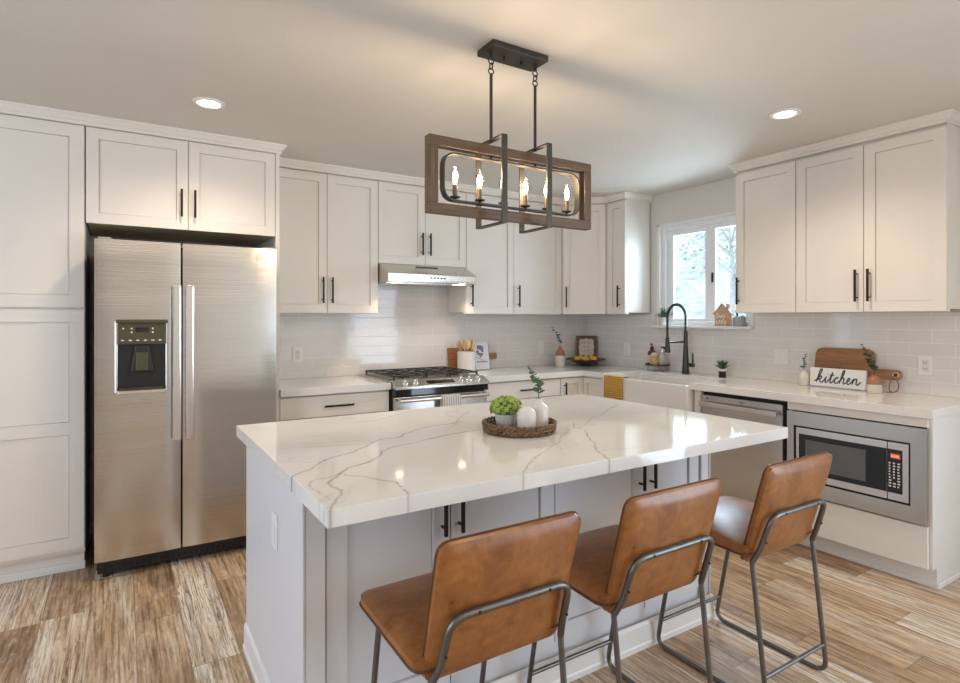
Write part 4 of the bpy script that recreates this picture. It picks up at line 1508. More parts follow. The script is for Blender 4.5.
def make_stool():
    t = thing('bar_stool', 'x', 'bar stool', (0, 0, 0))
    W = 0.474
    b, rim = cushion(W, 0.395, 0.048, dome=0.016, rc=0.04)
    Ms = Matrix.Translation((0, 0.0345, 0.570)) @ Matrix.Rotation(math.radians(2.0), 4, 'X')
    b.bm.transform(Ms)
    seat = b.build('seat', 'leather', t, smooth=True, local=True)
    pb = MB()
    pb.tube([Ms @ (p + Vector((0, 0, 0.006))) for p in rim], 0.0040, 6, closed=True)
    pb.build('piping', 'leather_piping', seat, smooth=True, local=True)
    # backrest: padded side towards the sitter's back and the room, narrower at the foot
    LEAN = math.radians(15.5)
    b, rim = cushion(0.424, 0.376, 0.044, dome=0.013, edge=0.014, rc=0.028)
    Mb = Matrix.Translation((0, -0.2040, 0.666)) @ Matrix.Rotation(PI / 2 + LEAN, 4, 'X')

    def taper(v):
        return Vector((v.x * (0.985 + 0.015 * v.y / 0.188), v.y, v.z))
    for v in b.bm.verts:
        v.co = Mb @ taper(v.co)
    back = b.build('backrest', 'leather', t, smooth=True, local=True)
    pb = MB()
    pb.tube([Mb @ (taper(p) + Vector((0, 0, 0.004))) for p in rim], 0.0036, 6, closed=True)
    pb.build('piping', 'leather_piping', back, smooth=True, local=True)
    r = 0.0087
    hx = 0.196
    for sx in (-1, 1):
        fl = fillet([(sx * (hx - 0.003), 0.158, 0.540), (sx * hx, 0.260, r), (sx * hx, 0.10, r)], 0.05, 6)
        MB().tube(fl, r, 10).build('leg', 'stool_metal', t, smooth=True, local=True)
        rl = fillet([(sx * (hx + 0.002), -0.166, 0.500), (sx * hx, -0.222, r), (sx * hx, -0.11, r)], 0.05, 6)
        MB().tube(rl, r, 10).build('leg', 'stool_metal', t, smooth=True, local=True)
        MB().tube([(sx * hx, 0.101, r), (sx * hx, -0.111, r)], r, 10).build('runner', 'stool_metal', t, smooth=True, local=True)
    MB().tube([(-hx, 0.241, 0.112), (hx, 0.241, 0.112)], 0.0075, 10).build('footrest', 'stool_metal', t, smooth=True, local=True)
    MB().tube([(-hx, -0.210, 0.112), (hx, -0.210, 0.112)], 0.0075, 10).build('footrest', 'stool_metal', t, smooth=True, local=True)
    MB().tube([(-hx + 0.004, 0.158, 0.534), (hx - 0.004, 0.158, 0.534)], 0.007, 8).build('seat_bar', 'stool_metal', t, smooth=True, local=True)

    def yb(z):
        return -0.2040 - (z - 0.666) * math.tan(LEAN) - 0.021
    lp = [(-hx - 0.002, -0.166, 0.500), (-hx + 0.012, yb(0.55) + 0.004, 0.55), (-hx + 0.018, yb(0.676), 0.676), (hx - 0.018, yb(0.676), 0.676), (hx - 0.012, yb(0.55) + 0.004, 0.55), (hx + 0.002, -0.166, 0.500)]
    P = fillet(lp[1:-1], 0.05, 7)
    P = [Vector(lp[0])] + P + [Vector(lp[-1])]
    bl = MB().tube(P, 0.0098, 10).build('back_rail', 'stool_metal', t, smooth=True, local=True)
    for sx, z in ((-0.105, 0.676), (0.105, 0.676), (-hx + 0.014, 0.58), (hx - 0.014, 0.58)):
        MB().ball((sx, yb(z) - 0.0095, z), 0.0042, 8, 6, (1, 0.6, 1)).build('screw', 'screw_black', bl, local=True)
    return t


st0 = make_stool()
for i, (x, y, rz, lab) in enumerate(((-3.219, -3.005, 0.0, 'tan leather bar stool nearest the island end with the switch plate'),
                                     (-2.622, -3.005, 0.0, 'tan leather bar stool between the other two at the island'),
                                     (-1.945, -3.005, 0.0, 'tan leather bar stool nearest the microwave, its seat shining'))):
    s_ = st0 if i == 0 else copy_tree(st0)
    s_.location = (x, y, 0)
    s_.rotation_euler = (0, 0, rz)
    tag(s_, lab, 'bar stool', 'leather bar stools at the island')

# ------------------------------------------------------------------ plants helpers
def sprig(parent, base, tip, bend, n, size, mat, seed, stems=1):
    rr = random.Random(seed)
    base, tip = Vector(base), Vector(tip)
    mid = (base + tip) / 2 + Vector(bend)
    P = smooth_path([base, mid, tip], 8)
    st = MB()
    st.tube(P, [0.0018] * len(P), 5)
    st.build('stem', 'stem_brown', parent)
    lf = MB()
    for k in range(n):
        f = 0.25 + 0.75 * k / (n - 1)
        p = P[min(len(P) - 1, int(f * (len(P) - 1)))]
        d = (P[min(len(P) - 1, int(f * (len(P) - 1)) + 1)] - P[max(0, int(f * (len(P) - 1)) - 1)]).normalized()
        for sg in (-1, 1):
            a = rr.uniform(0, 2 * PI)
            sd = Vector((math.cos(a), math.sin(a), 0)) * sg
            dr_ = (sd + d * 0.55).normalized()
            s_ = size * (1.1 - 0.55 * f) * rr.uniform(0.8, 1.2)
            lf.leaf(p, dr_, Vector((rr.gauss(0, 0.5), rr.gauss(0, 0.5), 1)), s_, s_ * 0.85, 0.15, 0.1)
    lf.build('leaves', mat, parent, recalc=False)


def rosette(b, c, r, rr, up=(0, 0, 1), n=6):
    """a plump little succulent head: a ring of fat leaves closing over a bud"""
    c = Vector(c)
    q = Vector(up).normalized().to_track_quat('Z', 'Y').to_matrix()
    for ring, (cnt, tilt, ln) in enumerate(((n, 0.35, 1.0), (n - 1, 0.85, 0.85), (1, 1.57, 0.75))):
        for k in range(cnt):
            a = 2 * PI * k / cnt + ring * 0.6 + rr.random() * 0.2
            d = q @ Vector((math.cos(a) * math.cos(tilt), math.sin(a) * math.cos(tilt), math.sin(tilt)))
            rot = d.to_track_quat('Z', 'Y').to_matrix()
            b.ball(c + d * r * 0.5 * ln, r * 0.55 * ln, 6, 5, (0.62, 0.55, 1.0), rot)


# ------------------------------------------------------------------ island tray group
TX, TY, TZ = -2.706, -2.545, 0.9205
t = thing('woven_tray', 'round dark woven rattan tray on the island top', 'tray', (TX, TY, TZ))
MB().lathe([(0.0, TZ), (0.131, TZ), (0.137, TZ + 0.004), (0.131, TZ + 0.009), (0.0, TZ + 0.009)], 40, (TX, TY)).build('base', 'rattan', t)
b = MB()
for k in range(3):
    rr_ = 0.138 + 0.002 * k
    zc = TZ + 0.009 + k * 0.013
    for s_ in (0, 1):
        pts = []
        for i in range(120):
            a = 2 * PI * i / 120
            ph = 20 * a + s_ * PI + k * 1.0
            pts.append((TX + math.cos(a) * (rr_ + 0.0035 * math.cos(ph)), TY + math.sin(a) * (rr_ + 0.0035 * math.cos(ph)), zc + 0.0045 * math.sin(ph)))
        b.tube(pts, 0.0040, 5, closed=True)
b.build('woven_rim', 'rattan', t, smooth=True)
zt = TZ + 0.0095
px, py = -2.735, -2.494
t = thing('potted_succulent', 'bright green succulent in a dimpled white pot on the tray', 'plant', (px, py, zt))
MB().lathe([(0.0, 0.0), (0.030, 0.0), (0.036, 0.006), (0.0425, 0.040), (0.0425, 0.062), (0.039, 0.066), (0.037, 0.060), (0.0, 0.058)], 32).build('pot', 'dimple_pot', t, smooth=True, local=True)
b = MB()
rr = random.Random(11)
NH = 58
for k in range(NH):
    th = math.acos(1 - (k + 0.5) / NH * 1.25)
    ph = k * 2.399963
    d = Vector((math.sin(th) * math.cos(ph), math.sin(th) * math.sin(ph), math.cos(th)))
    kk = rr.uniform(0.88, 1.1)
    c_ = Vector((0, 0, 0.070)) + Vector((d.x * 0.056, d.y * 0.056, d.z * 0.046 + 0.004)) * kk
    rosette(b, c_, 0.0118 * rr.uniform(0.85, 1.15), rr, d + Vector((0, 0, 0.3)), 6)
MB().ball((0, 0, 0.070), 0.048, 14, 8, (1, 1, 0.75)).build('core', 'leaf_green', t, smooth=True, local=True)
b.build('succulent_heads', 'succulent_green', t, smooth=True, local=True)
px, py = -2.706, -2.594
t = MB().lathe([(0.0, 0.0), (0.030, 0.0), (0.036, 0.004), (0.0385, 0.045), (0.036, 0.068), (0.027, 0.085), (0.011, 0.093), (0.009, 0.090), (0.0, 0.089)], 30)
o = t.build('bud_vase', 'ceramic_white', smooth=True)
o.location = (px, py, zt)
tag(o, 'small empty white dome-shaped bud vase on the tray', 'vase', 'white vases on the tray')
px, py = -2.617, -2.556
t = thing('bud_vase', 'white bottle vase holding a eucalyptus sprig on the tray', 'vase', (px, py, zt), 0, 'white vases on the tray')
MB().lathe([(0.0, 0.0), (0.034, 0.0), (0.039, 0.005), (0.039, 0.066), (0.034, 0.083), (0.017, 0.096), (0.0130, 0.111), (0.015, 0.115), (0.0105, 0.114), (0.009, 0.096), (0.0, 0.095)], 30).build('vessel', 'ceramic_white', t, smooth=True, local=True)
vz = zt + 0.100
rgt = Vector((math.cos(YAW), -math.sin(YAW), 0))
base_ = Vector((px, py, vz))
sprig(t, base_, base_ - rgt * 0.042 + Vector((0, 0, 0.140)), rgt * 0.016, 13, 0.029, 'leaf_green', 2)

# ------------------------------------------------------------------ back counter objects
Z = CT1 + 0.0005
# cutting board lying on its long edge against the tiles, handle to the right
def paddle(name, label, T, u0, u1, h, hu1, hz, hw, thick, lean, corner, group=None, mat='board_wood'):
    """board with rounded corners and a handle; T maps (u, n, z); leans back towards n=0"""
    t = thing(name, label, 'cutting board', T(Vector(((u0 + u1) / 2, 0.05, Z))), 0, group)
    rim = []
    pts = fillet([(u0, 0, 0), (u1 - 0.001, 0, 0), (u1, 0, hz - hw / 2 - 0.01), (u1 + 0.012, 0, hz - hw / 2), (hu1, 0, hz - hw / 2), (hu1, 0, hz + hw / 2), (u1 + 0.012, 0, hz + hw / 2), (u1, 0, hz + hw / 2 + 0.01), (u1, 0, h), (u0, 0, h)], corner, 6, closed=True)
    S, Cc = math.sin(lean), math.cos(lean)
    n_at = 0.0125 + h * S

    def TT(p):
        return T(Vector((p.x, n_at - p.z * S + p.y * Cc, Z + 0.0005 + p.z * Cc + p.y * S)))
    MB(TT).extr(pts, (0, thick, 0)).build('board', mat, t, bevel=0.003)
    return t, TT, n_at


paddle('cutting_board', 'small wooden paddle board behind the utensil crock and cookbook', BACK, -1.640, -1.245, 0.195, -1.135, 0.112, 0.052, 0.016, 0.10, 0.012)
# utensil crock
cx_, cy_ = -1.528, -0.150
t = thing('utensil_crock', 'cream ceramic crock beside the range', 'crock', (cx_, cy_, Z))
MB().lathe([(0.0, 0), (0.074, 0), (0.078, 0.004), (0.078, 0.165), (0.075, 0.168), (0.071, 0.165), (0.070, 0.012), (0.0, 0.012)], 32).build('body', 'ceramic_white', t, smooth=True, local=True)
rr = random.Random(9)
for k in range(6):
    a = 2 * PI * k / 6 + 0.2
    bx, by = cx_ + 0.034 * math.cos(a), cy_ + 0.034 * math.sin(a)
    tx, ty = cx_ + 0.061 * math.cos(a), cy_ + 0.061 * math.sin(a)
    hh = 0.192 + 0.018 * rr.random()
    s_ = MB()
    s_.tube([(bx, by, Z + 0.014), (tx, ty, Z + hh)], 0.005, 8)
    d = Vector((tx - bx, ty - by, hh - 0.014)).normalized()
    rot = d.to_track_quat('Z', 'Y').to_matrix()
    s_.ball(Vector((tx, ty, Z + hh)) + d * 0.026, 0.036, 10, 8, (0.74, 0.22, 1.15), Matrix.Rotation(rr.uniform(-0.4, 0.4), 3, 'Z') @ rot)
    o = s_.build('wooden_spoon', 'spoon_wood', smooth=True)
    tag(o, 'pale wooden spoon standing in the cream crock beside the range', 'spoon', 'wooden spoons in the crock')
# cookbook leaning on the board
def bookT(p):
    S, Cc = math.sin(0.17), math.cos(0.17)
    return Vector((-1.418 + p.x, -0.128 + p.z * S - p.y * Cc, Z + 0.0045 + p.z * Cc + p.y * S))
t = thing('cookbook', 'white cookbook with a purple illustrated cover beside the crock', 'book', (-1.36, -0.10, Z))
MB(bookT).box(0, 0.148, 0.0, 0.003, 0, 0.240).box(0, 0.148, -0.022, -0.019, 0, 0.240).build('cover', 'cover_grey', t, bevel=0.001)
MB(bookT).box(0.004, 0.144, -0.0188, -0.0002, 0.003, 0.237).build('pages', 'paint_white', t)
MB(bookT).box(0.1485, 0.152, -0.022, 0.003, 0, 0.240).build('spine', 'dark_wood', t)
b = MB(bookT)
rr = random.Random(5)
for k in range(16):
    x_, z_ = 0.03 + rr.random() * 0.055, 0.115 + rr.random() * 0.09
    b.ball((x_, 0.0034, z_), 0.010 + 0.006 * rr.random(), 8, 4, (1, 0.03, 1))
b.build('cover_illustration', 'cover_purple', t)
b = MB(bookT)
for k in range(7):
    x_, z_ = 0.015 + k * 0.013, 0.108 - k * 0.006 + 0.006 * (k % 2)
    b.ball((x_, 0.0034, z_), 0.007, 8, 4, (1, 0.03, 0.6))
b.build('cover_accents', 'cover_red', t)
b = MB(bookT)
for k in range(9):
    b.box(0.018 + k * 0.0125, 0.027 + k * 0.0125, 0.0032, 0.0037, 0.062, 0.072)
b.box(0.035, 0.075, 0.0032, 0.0037, 0.205, 0.212)
b.build('cover_title', 'ink_dark', t)

# bottle vase with a sprig near the corner
px, py = -0.500, -0.170
t = thing('bottle_vase', 'two-tone terracotta bottle vase with a dark sprig, beside the fruit bowl', 'vase', (px, py, Z))
MB().lathe([(0.0, 0), (0.044, 0), (0.046, 0.003), (0.046, 0.100), (0.0, 0.100)], 26).build('lower_body', 'vase_sand', t, smooth=True, local=True)
MB().lathe([(0.046, 0.1005), (0.0455, 0.115), (0.038, 0.145), (0.020, 0.165), (0.015, 0.180), (0.017, 0.185), (0.012, 0.184), (0.0, 0.160)], 26, caps=False).build('glazed_top', 'terracotta', t, smooth=True, local=True)
sprig(t, (px, py, Z + 0.175), Vector((px, py, Z + 0.36)) - rgt * 0.075, rgt * 0.03, 8, 0.040, 'leaf_dark', 4)
# fruit bowl with lemons
bx, by = -0.275, -0.275
t = thing('fruit_bowl', 'wide shallow dark metal bowl in the counter corner', 'bowl', (bx, by, Z))
MB().lathe([(0.0, 0), (0.050, 0), (0.055, 0.006), (0.095, 0.030), (0.150, 0.056), (0.175, 0.062), (0.176, 0.066), (0.150, 0.061), (0.095, 0.036), (0.050, 0.012), (0.0, 0.010)], 36).build('shell', 'bowl_metal', t, smooth=True, local=True)
b = MB()
for k in range(36):
    a = 2 * PI * k / 36
    b.ball((0.178 * math.cos(a), 0.178 * math.sin(a), 0.065), 0.008, 6, 4)
b.build('beaded_rim', 'bowl_metal', t, smooth=True, local=True)
lem = [(-0.062, 0.050, 0.052), (-0.005, 0.0, 0.045), (0.055, -0.052, 0.052), (-0.045, -0.045, 0.052), (0.045, 0.045, 0.052), (0.0, 0.075, 0.056), (0.075, 0.005, 0.056)]
rr = random.Random(3)
for k, (x, y, z) in enumerate(lem):
    rot = Matrix.Rotation(rr.uniform(0, 6), 3, 'Z') @ Matrix.Rotation(PI / 2 + rr.uniform(-0.2, 0.2), 3, 'X')
    b = MB()
    b.ball((0, 0, 0), 0.029, 14, 10, (1, 1, 1.22), rot)
    b.ball(rot @ Vector((0, 0, 0.034)), 0.006, 8, 5, (1, 1, 1.2), rot)
    o = b.build('lemon', 'lemon', smooth=True)
    o.location = (bx + x, by + y, Z + z + 0.012)
    tag(o, 'yellow-orange lemon lying in the dark corner bowl', 'lemon', 'lemons in the corner bowl')
# framed sign in the corner, facing diagonally out
q2 = math.sqrt(0.5)
def signT(p):
    base = Vector((-0.105, -0.105, Z + 0.0005))
    u, n = Vector((q2, -q2, 0)), Vector((-q2, -q2, 0))
    S, Cc = math.sin(0.10), math.cos(0.10)
    return base + u * p.x + n * (0.03 - p.z * S + p.y * Cc) + Vector((0, 0, p.z * Cc + p.y * S))
t = thing('framed_sign', 'dark wood framed sign with a pale scalloped plaque behind the fruit bowl', 'sign', (-0.1, -0.1, Z))
hw, hh = 0.098, 0.280
b = MB(signT)
b.box(-hw, hw, 0, 0.018, 0, hh)
b.build('frame', 'dark_wood', t, bevel=0.003)
pp = []
for k in range(72):
    a = 2 * PI * k / 72
    cxx, czz = math.cos(a), math.sin(a)
    m = max(abs(cxx), abs(czz))
    sc_ = 1 + 0.05 * math.cos(8 * a)
    rr_ = min(1 / m, 1.20) * sc_ * 0.90
    pp.append((cxx * rr_ * 0.080, 0.0185, 0.166 + czz * rr_ * 0.092))
MB(signT).extr(pp, (0, 0.006, 0)).build('plaque', 'sign_pale', t)
b = MB(signT)
for z_, xs_ in ((0.211, (-0.045, -0.015, 0.02)), (0.171, (-0.02, 0.012)), (0.128, (-0.045, -0.018, 0.010, 0.034))):
    for x_ in xs_:
        b.tube(smooth_path([(x_ - 0.008, 0.0252, z_ - 0.008), (x_ - 0.002, 0.0252, z_ + 0.010), (x_ + 0.004, 0.0252, z_ - 0.008), (x_ + 0.010, 0.0252, z_ + 0.006)], 4), 0.0016, 5)
b.build('lettering', 'sign_ink', t)

# ------------------------------------------------------------------ sink area
# mustard towel over the sink apron
b = MB()
tp = [(-0.600, 0.80)] + [(-0.616, 0.80), (-0.6195, 0.899), (-0.632, 0.9035), (-0.660, 0.9035), (-0.679, 0.898), (-0.683, 0.87), (-0.684, 0.60)]
tp = tp[1:]
A = []
for i in range(13):
    y = -0.940 - 0.205 * i / 12
    w_ = 0.0022 * math.sin(i * 1.7)
    A.append([b.v((x - (abs(w_) if k > 3 else 0), y, z)) for k, (x, z) in enumerate(tp)])
for P_, Q_ in zip(A, A[1:]):
    for k in range(len(tp) - 1):
        b.face([P_[k], Q_[k], Q_[k + 1], P_[k + 1]])
o = b.build('hand_towel', 'towel_mustard', smooth=True)
sd = o.modifiers.new('thick', 'SOLIDIFY')
sd.thickness = 0.005
sd.offset = 0
tag(o, 'mustard yellow ribbed towel hanging over the sink apron', 'towel')

# faucet
fx, fy = -0.130, -1.308
t = thing('kitchen_faucet', 'tall black spring pull-down kitchen faucet at the sink', 'faucet', (fx, fy, Z))
MB().lathe([(0.0, Z), (0.030, Z), (0.031, Z + 0.006), (0.027, Z + 0.05), (0.021, Z + 0.16), (0.016, Z + 0.30), (0.0165, Z + 0.345), (0.012, Z + 0.352), (0.0, Z + 0.352)], 22, (fx, fy)).build('body', 'faucet_black', t, smooth=True)
R_ = 0.110
ac = Vector((fx - R_, fy, Z + 0.455))
arc = [Vector((fx, fy, Z + 0.345))] + arc_pts(ac, R_, 0, PI, 22) + [Vector((fx - 2 * R_, fy, Z + 0.30))]
MB().tube(arc, 0.0075, 10).build('hose', 'faucet_black', t, smooth=True)
dense = []
for a_, c_ in zip(arc, arc[1:]):
    m_ = max(1, int((c_ - a_).length / 0.0016))
    dense += [a_.lerp(c_, i / m_) for i in range(m_)]
coil = []
for i, p in enumerate(dense):
    tn = (dense[min(i + 1, len(dense) - 1)] - dense[max(0, i - 1)]).normalized()
    e1 = Vector((0, 1, 0))
    e2 = tn.cross(e1)
    ph = i * 0.0016 / 0.0085 * 2 * PI
    coil.append(p + (e1 * math.cos(ph) + e2 * math.sin(ph)) * 0.0115)
MB().tube(coil, 0.0024, 5).build('spring', 'faucet_black', t, smooth=True)
b = MB()
hx_ = fx - 2 * R_
b.tube([(hx_, fy, Z + 0.305), (hx_, fy, Z + 0.285), (hx_, fy, Z + 0.25), (hx_, fy, Z + 0.18)], [0.012, 0.016, 0.017, 0.024], 16)
b.build('spray_head', 'faucet_black', t, smooth=True)
b = MB()
b.tube([(hx_ - 0.022, fy + 0.0, Z + 0.215), (hx_ - 0.055, fy + 0.01, Z + 0.225)], 0.010, 8)
b.build('spray_lever', 'faucet_black', t, smooth=True)
MB().tube([(fx, fy, Z + 0.262), (hx_ + 0.01, fy, Z + 0.262)], 0.0085, 10).build('docking_arm', 'faucet_black', t, smooth=True)
b = MB()
b.tube([(fx, fy - 0.018, Z + 0.075), (fx, fy - 0.078, Z + 0.075)], 0.0165, 14)
b.build('valve', 'faucet_black', t, smooth=True)
MB().tube([(fx, fy - 0.068, Z + 0.085), (fx - 0.004, fy - 0.072, Z + 0.175)], [0.0085, 0.0055], 10).build('handle', 'faucet_black', t, smooth=True)

# soap riser with three vessels
sx, sy = -0.100, -0.990
t = thing('soap_riser', 'small round dark riser tray with wire feet behind the sink', 'tray', (sx, sy, Z))
MB().lathe([(0.0, Z + 0.045), (0.098, Z + 0.045), (0.105, Z + 0.049), (0.105, Z + 0.060), (0.099, Z + 0.060), (0.097, Z + 0.053), (0.0, Z + 0.053)], 32, (sx, sy)).build('tray_plate', 'dark_wood', t, smooth=True)
for k in range(4):
    a = PI / 4 + k * PI / 2
    c_, s_ = math.cos(a), math.sin(a)
    MB().tube([(sx + c_ * 0.075 - s_ * 0.02, sy + s_ * 0.075 + c_ * 0.02, Z + 0.0445), (sx + c_ * 0.08, sy + s_ * 0.08, Z + 0.003), (sx + c_ * 0.075 + s_ * 0.02, sy + s_ * 0.075 - c_ * 0.02, Z + 0.0445)], 0.0028, 6).build('leg', 'stone_grey', t)
zz = Z + 0.0535
px, py = sx - 0.005, sy + 0.055
t = thing('soap_bottle', 'amber glass pump soap bottle with cream label on the riser', 'bottle', (px, py, zz))
MB().lathe([(0.0, 0), (0.034, 0), (0.036, 0.004), (0.036, 0.095), (0.032, 0.110), (0.016, 0.122), (0.014, 0.130), (0.0, 0.130)], 24).build('bottle', 'amber_glass', t, smooth=True, local=True)
MB().lathe([(0.0365, 0.012), (0.0368, 0.012), (0.0368, 0.080), (0.0365, 0.080)], 24).build('paper_label', 'label_cream', t, smooth=True, local=True)
MB().lathe([(0.0, 0.1305), (0.017, 0.1305), (0.017, 0.150), (0.006, 0.153), (0.005, 0.175), (0.0, 0.176)], 18).build('pump_collar', 'plastic_black', t, smooth=True, local=True)
MB().tube([(0.006, 0, 0.176), (-0.03, -0.012, 0.178), (-0.034, -0.014, 0.170)], 0.0045, 8).build('pump_spout', 'plastic_black', t, smooth=True, local=True)
px, py = sx - 0.045, sy - 0.005
t = thing('scrub_jar', 'golden glass jar in front of the amber soap bottle', 'jar', (px, py, zz))
MB().lathe([(0.0, 0), (0.030, 0), (0.032, 0.004), (0.032, 0.060), (0.028, 0.066), (0.0, 0.066)], 22).build('body', 'jar_gold', t, smooth=True, local=True)
MB().ball((0, 0, 0.085), 0.028, 14, 8, (1, 1, 0.75)).build('scrubber', 'label_cream', t, smooth=True, local=True)
px, py = sx - 0.005, sy - 0.060
t = thing('soap_bottle', 'clear glass pump bottle at the faucet side of the riser', 'bottle', (px, py, zz))
MB().lathe([(0.0, 0), (0.028, 0), (0.030, 0.004), (0.030, 0.085), (0.025, 0.098), (0.012, 0.108), (0.0, 0.108)], 22).build('bottle', 'clear_glass', t, smooth=True, local=True)
MB().lathe([(0.0, 0.1085), (0.013, 0.1085), (0.013, 0.122), (0.005, 0.125), (0.004, 0.145), (0.0, 0.146)], 16).build('pump_collar', 'chrome', t, smooth=True, local=True)
MB().tube([(0.004, 0, 0.146), (-0.028, 0.004, 0.148), (-0.031, 0.004, 0.141)], 0.0035, 8).build('pump_spout', 'chrome', t, smooth=True, local=True)

# small agave on the counter right of the faucet
px, py = -0.130, -1.645
t = thing('agave_plant', 'tiny spiky agave in a black and white pot beside the faucet', 'plant', (px, py, Z))
MB().lathe([(0.0, 0), (0.024, 0), (0.026, 0.003), (0.027, 0.048), (0.0, 0.048)], 22).build('pot', 'plastic_black', t, smooth=True, local=True)
MB().lathe([(0.0, 0.0485), (0.028, 0.0485), (0.0285, 0.066), (0.025, 0.066), (0.024, 0.060), (0.0, 0.060)], 22).build('pot_rim', 'ceramic_white', t, smooth=True, local=True)
b = MB()
for ring, (cnt, tilt, ln) in enumerate(((9, 0.45, 0.075), (8, 0.85, 0.085), (6, 1.2, 0.085))):
    for k in range(cnt):
        a = 2 * PI * k / cnt + ring * 0.35
        d = Vector((math.cos(a) * math.cos(tilt), math.sin(a) * math.cos(tilt), math.sin(tilt)))
        b.leaf((0, 0, 0.060), d, (0, 0, 1) if tilt < 1 else (math.cos(a), math.sin(a), 0.3), ln, 0.018, 0.5, -0.08)
b.build('leaves', 'agave_green', t, local=True, recalc=False)

# ------------------------------------------------------------------ right counter: board, sign, vases
t, TT, n_at = paddle('cutting_board', 'large wooden paddle board leaning on the tiles behind the kitchen sign', SIDE, 2.290, 2.650, 0.256, 2.800, 0.105, 0.062, 0.018, 0.12, 0.055, mat='board_wood_y')
b = MB(TT)
b.tube(arc_pts((2.773, 0.0185, 0.105), 0.014, 0, 2 * PI, 18)[:-1], 0.0035, 6, closed=True)
b.build('grommet', 'label_cream', t)
b = MB(TT)
b.tube(arc_pts((2.773, 0.0183, 0.105), 0.009, 0, 2 * PI, 18)[:-1], 0.0045, 6, closed=True)
b.build('grommet_hole', 'gap_black', t)
b = MB(SIDE)
nn = 0.062
cord = smooth_path([(2.773, nn - 0.015, Z + 0.106), (2.761, nn + 0.006, Z + 0.088), (2.751, nn + 0.014, Z + 0.050), (2.753, nn + 0.02, Z + 0.016), (2.773, nn + 0.026, Z + 0.006), (2.795, nn + 0.02, Z + 0.018),
                    (2.798, nn + 0.012, Z + 0.050), (2.785, nn + 0.006, Z + 0.085), (2.774, nn - 0.013, Z + 0.106)], 5)
b.tube(cord, 0.0030, 6)
b.tube(smooth_path([(2.773, nn + 0.026, Z + 0.0045), (2.759, nn + 0.032, Z + 0.004), (2.749, nn + 0.030, Z + 0.004), (2.741, nn + 0.035, Z + 0.004)], 4), 0.0028, 6)
b.build('hanging_cord', 'leather_cord', t, smooth=True)

# kitchen sign
SU0, SU1, SN = 2.302, 2.640, 0.128
def ksT(p):
    S, Cc = math.sin(0.06), math.cos(0.06)
    return SIDE(Vector((SU0 + p.x, SN - p.z * S + p.y * Cc, Z + 0.0005 + p.z * Cc + p.y * S)))
t = thing('kitchen_sign', 'white block sign reading kitchen in script on the counter', 'sign', SIDE(Vector((2.48, SN, Z))))
SW, SH = SU1 - SU0, 0.126
MB(ksT).box(0, SW, -0.020, 0, 0, SH).build('block', 'sign_white', t, bevel=0.002)
MB(ksT).box(-0.003, SW + 0.003, -0.022, 0.0006, -0.0003, 0.0075).build('base_edge', 'stone_grey', t)
# script strokes, unit x-height 1; each letter joins the next on the baseline
def word(strokes, x0, z0, s_, slant=0.22):
    out = []
    for st in strokes:
        out.append([(x0 + (x * 1.08 + z * slant) * s_, 0.0012, z0 + z * s_) for x, z in st])
    return out
K = [[(-0.35, 0.1), (0.0, 0.55), (0.38, 1.75), (0.30, 2.2), (0.12, 1.9), (0.05, 1.0), (0.0, 0.0)], [(0.02, 0.45), (0.30, 0.95), (0.55, 0.95), (0.50, 0.62), (0.18, 0.52), (0.40, 0.30), (0.62, 0.02), (0.85, 0.12), (1.1, 0.6)]]
I = [[(1.1, 0.6), (1.22, 0.95), (1.20, 0.35), (1.30, 0.03), (1.50, 0.15), (1.75, 0.7)], [(1.30, 1.33), (1.34, 1.40)]]
T1 = [[(1.75, 0.7), (1.98, 1.75), (1.92, 1.0), (1.90, 0.30), (2.02, 0.02), (2.25, 0.20), (2.42, 0.5)], [(1.68, 1.22), (2.00, 1.28), (2.30, 1.25)]]
C1 = [[(2.42, 0.5), (2.62, 0.9), (2.85, 0.98), (2.93, 0.80)], [(2.85, 0.98), (2.58, 0.75), (2.52, 0.35), (2.68, 0.03), (2.95, 0.12), (3.22, 0.55)]]
H = [[(3.22, 0.55), (3.55, 1.6), (3.52, 2.15), (3.36, 1.95), (3.30, 1.0), (3.26, 0.0)], [(3.28, 0.4), (3.48, 0.90), (3.68, 0.95), (3.74, 0.6), (3.74, 0.2), (3.88, 0.02), (4.10, 0.25)]]
E1 = [[(4.10, 0.25), (4.38, 0.50), (4.50, 0.80), (4.40, 0.98), (4.24, 0.82), (4.20, 0.40), (4.36, 0.04), (4.62, 0.12), (4.88, 0.55)]]
N1 = [[(4.88, 0.55), (5.02, 0.95), (5.00, 0.5), (4.96, 0.02)], [(4.98, 0.4), (5.18, 0.88), (5.40, 0.94), (5.46, 0.6), (5.46, 0.22), (5.60, 0.02), (5.85, 0.22), (6.05, 0.55)]]
b = MB(ksT)
sc_ = 0.0405
for st in word(K + I + T1 + C1 + H + E1 + N1, 0.043, 0.031, sc_ * 1.0):
    P = smooth_path(st, 6)
    rd = [0.0036 if i not in (0, len(P) - 1) else 0.0018 for i in range(len(P))]
    b.tube(P, rd, 8)
b.build('lettering', 'ink_dark', t, smooth=True)

# small cream vase beside the sign
px, py = -0.125, -2.262
t = thing('bottle_vase', 'small cream bottle vase with a dark sprig at the left end of the kitchen sign', 'vase', (px, py, Z), 0, 'vases beside the kitchen sign')
MB().lathe([(0.0, 0), (0.030, 0), (0.033, 0.004), (0.034, 0.055), (0.029, 0.076), (0.015, 0.090), (0.012, 0.100), (0.014, 0.104), (0.010, 0.103), (0.0, 0.085)], 26).build('vessel', 'vase_cream', t, smooth=True, local=True)
sprig(t, (px, py, Z + 0.09), Vector((px, py, Z + 0.205)) + rgt * 0.012, rgt * -0.008, 7, 0.026, 'leaf_dark', 6)
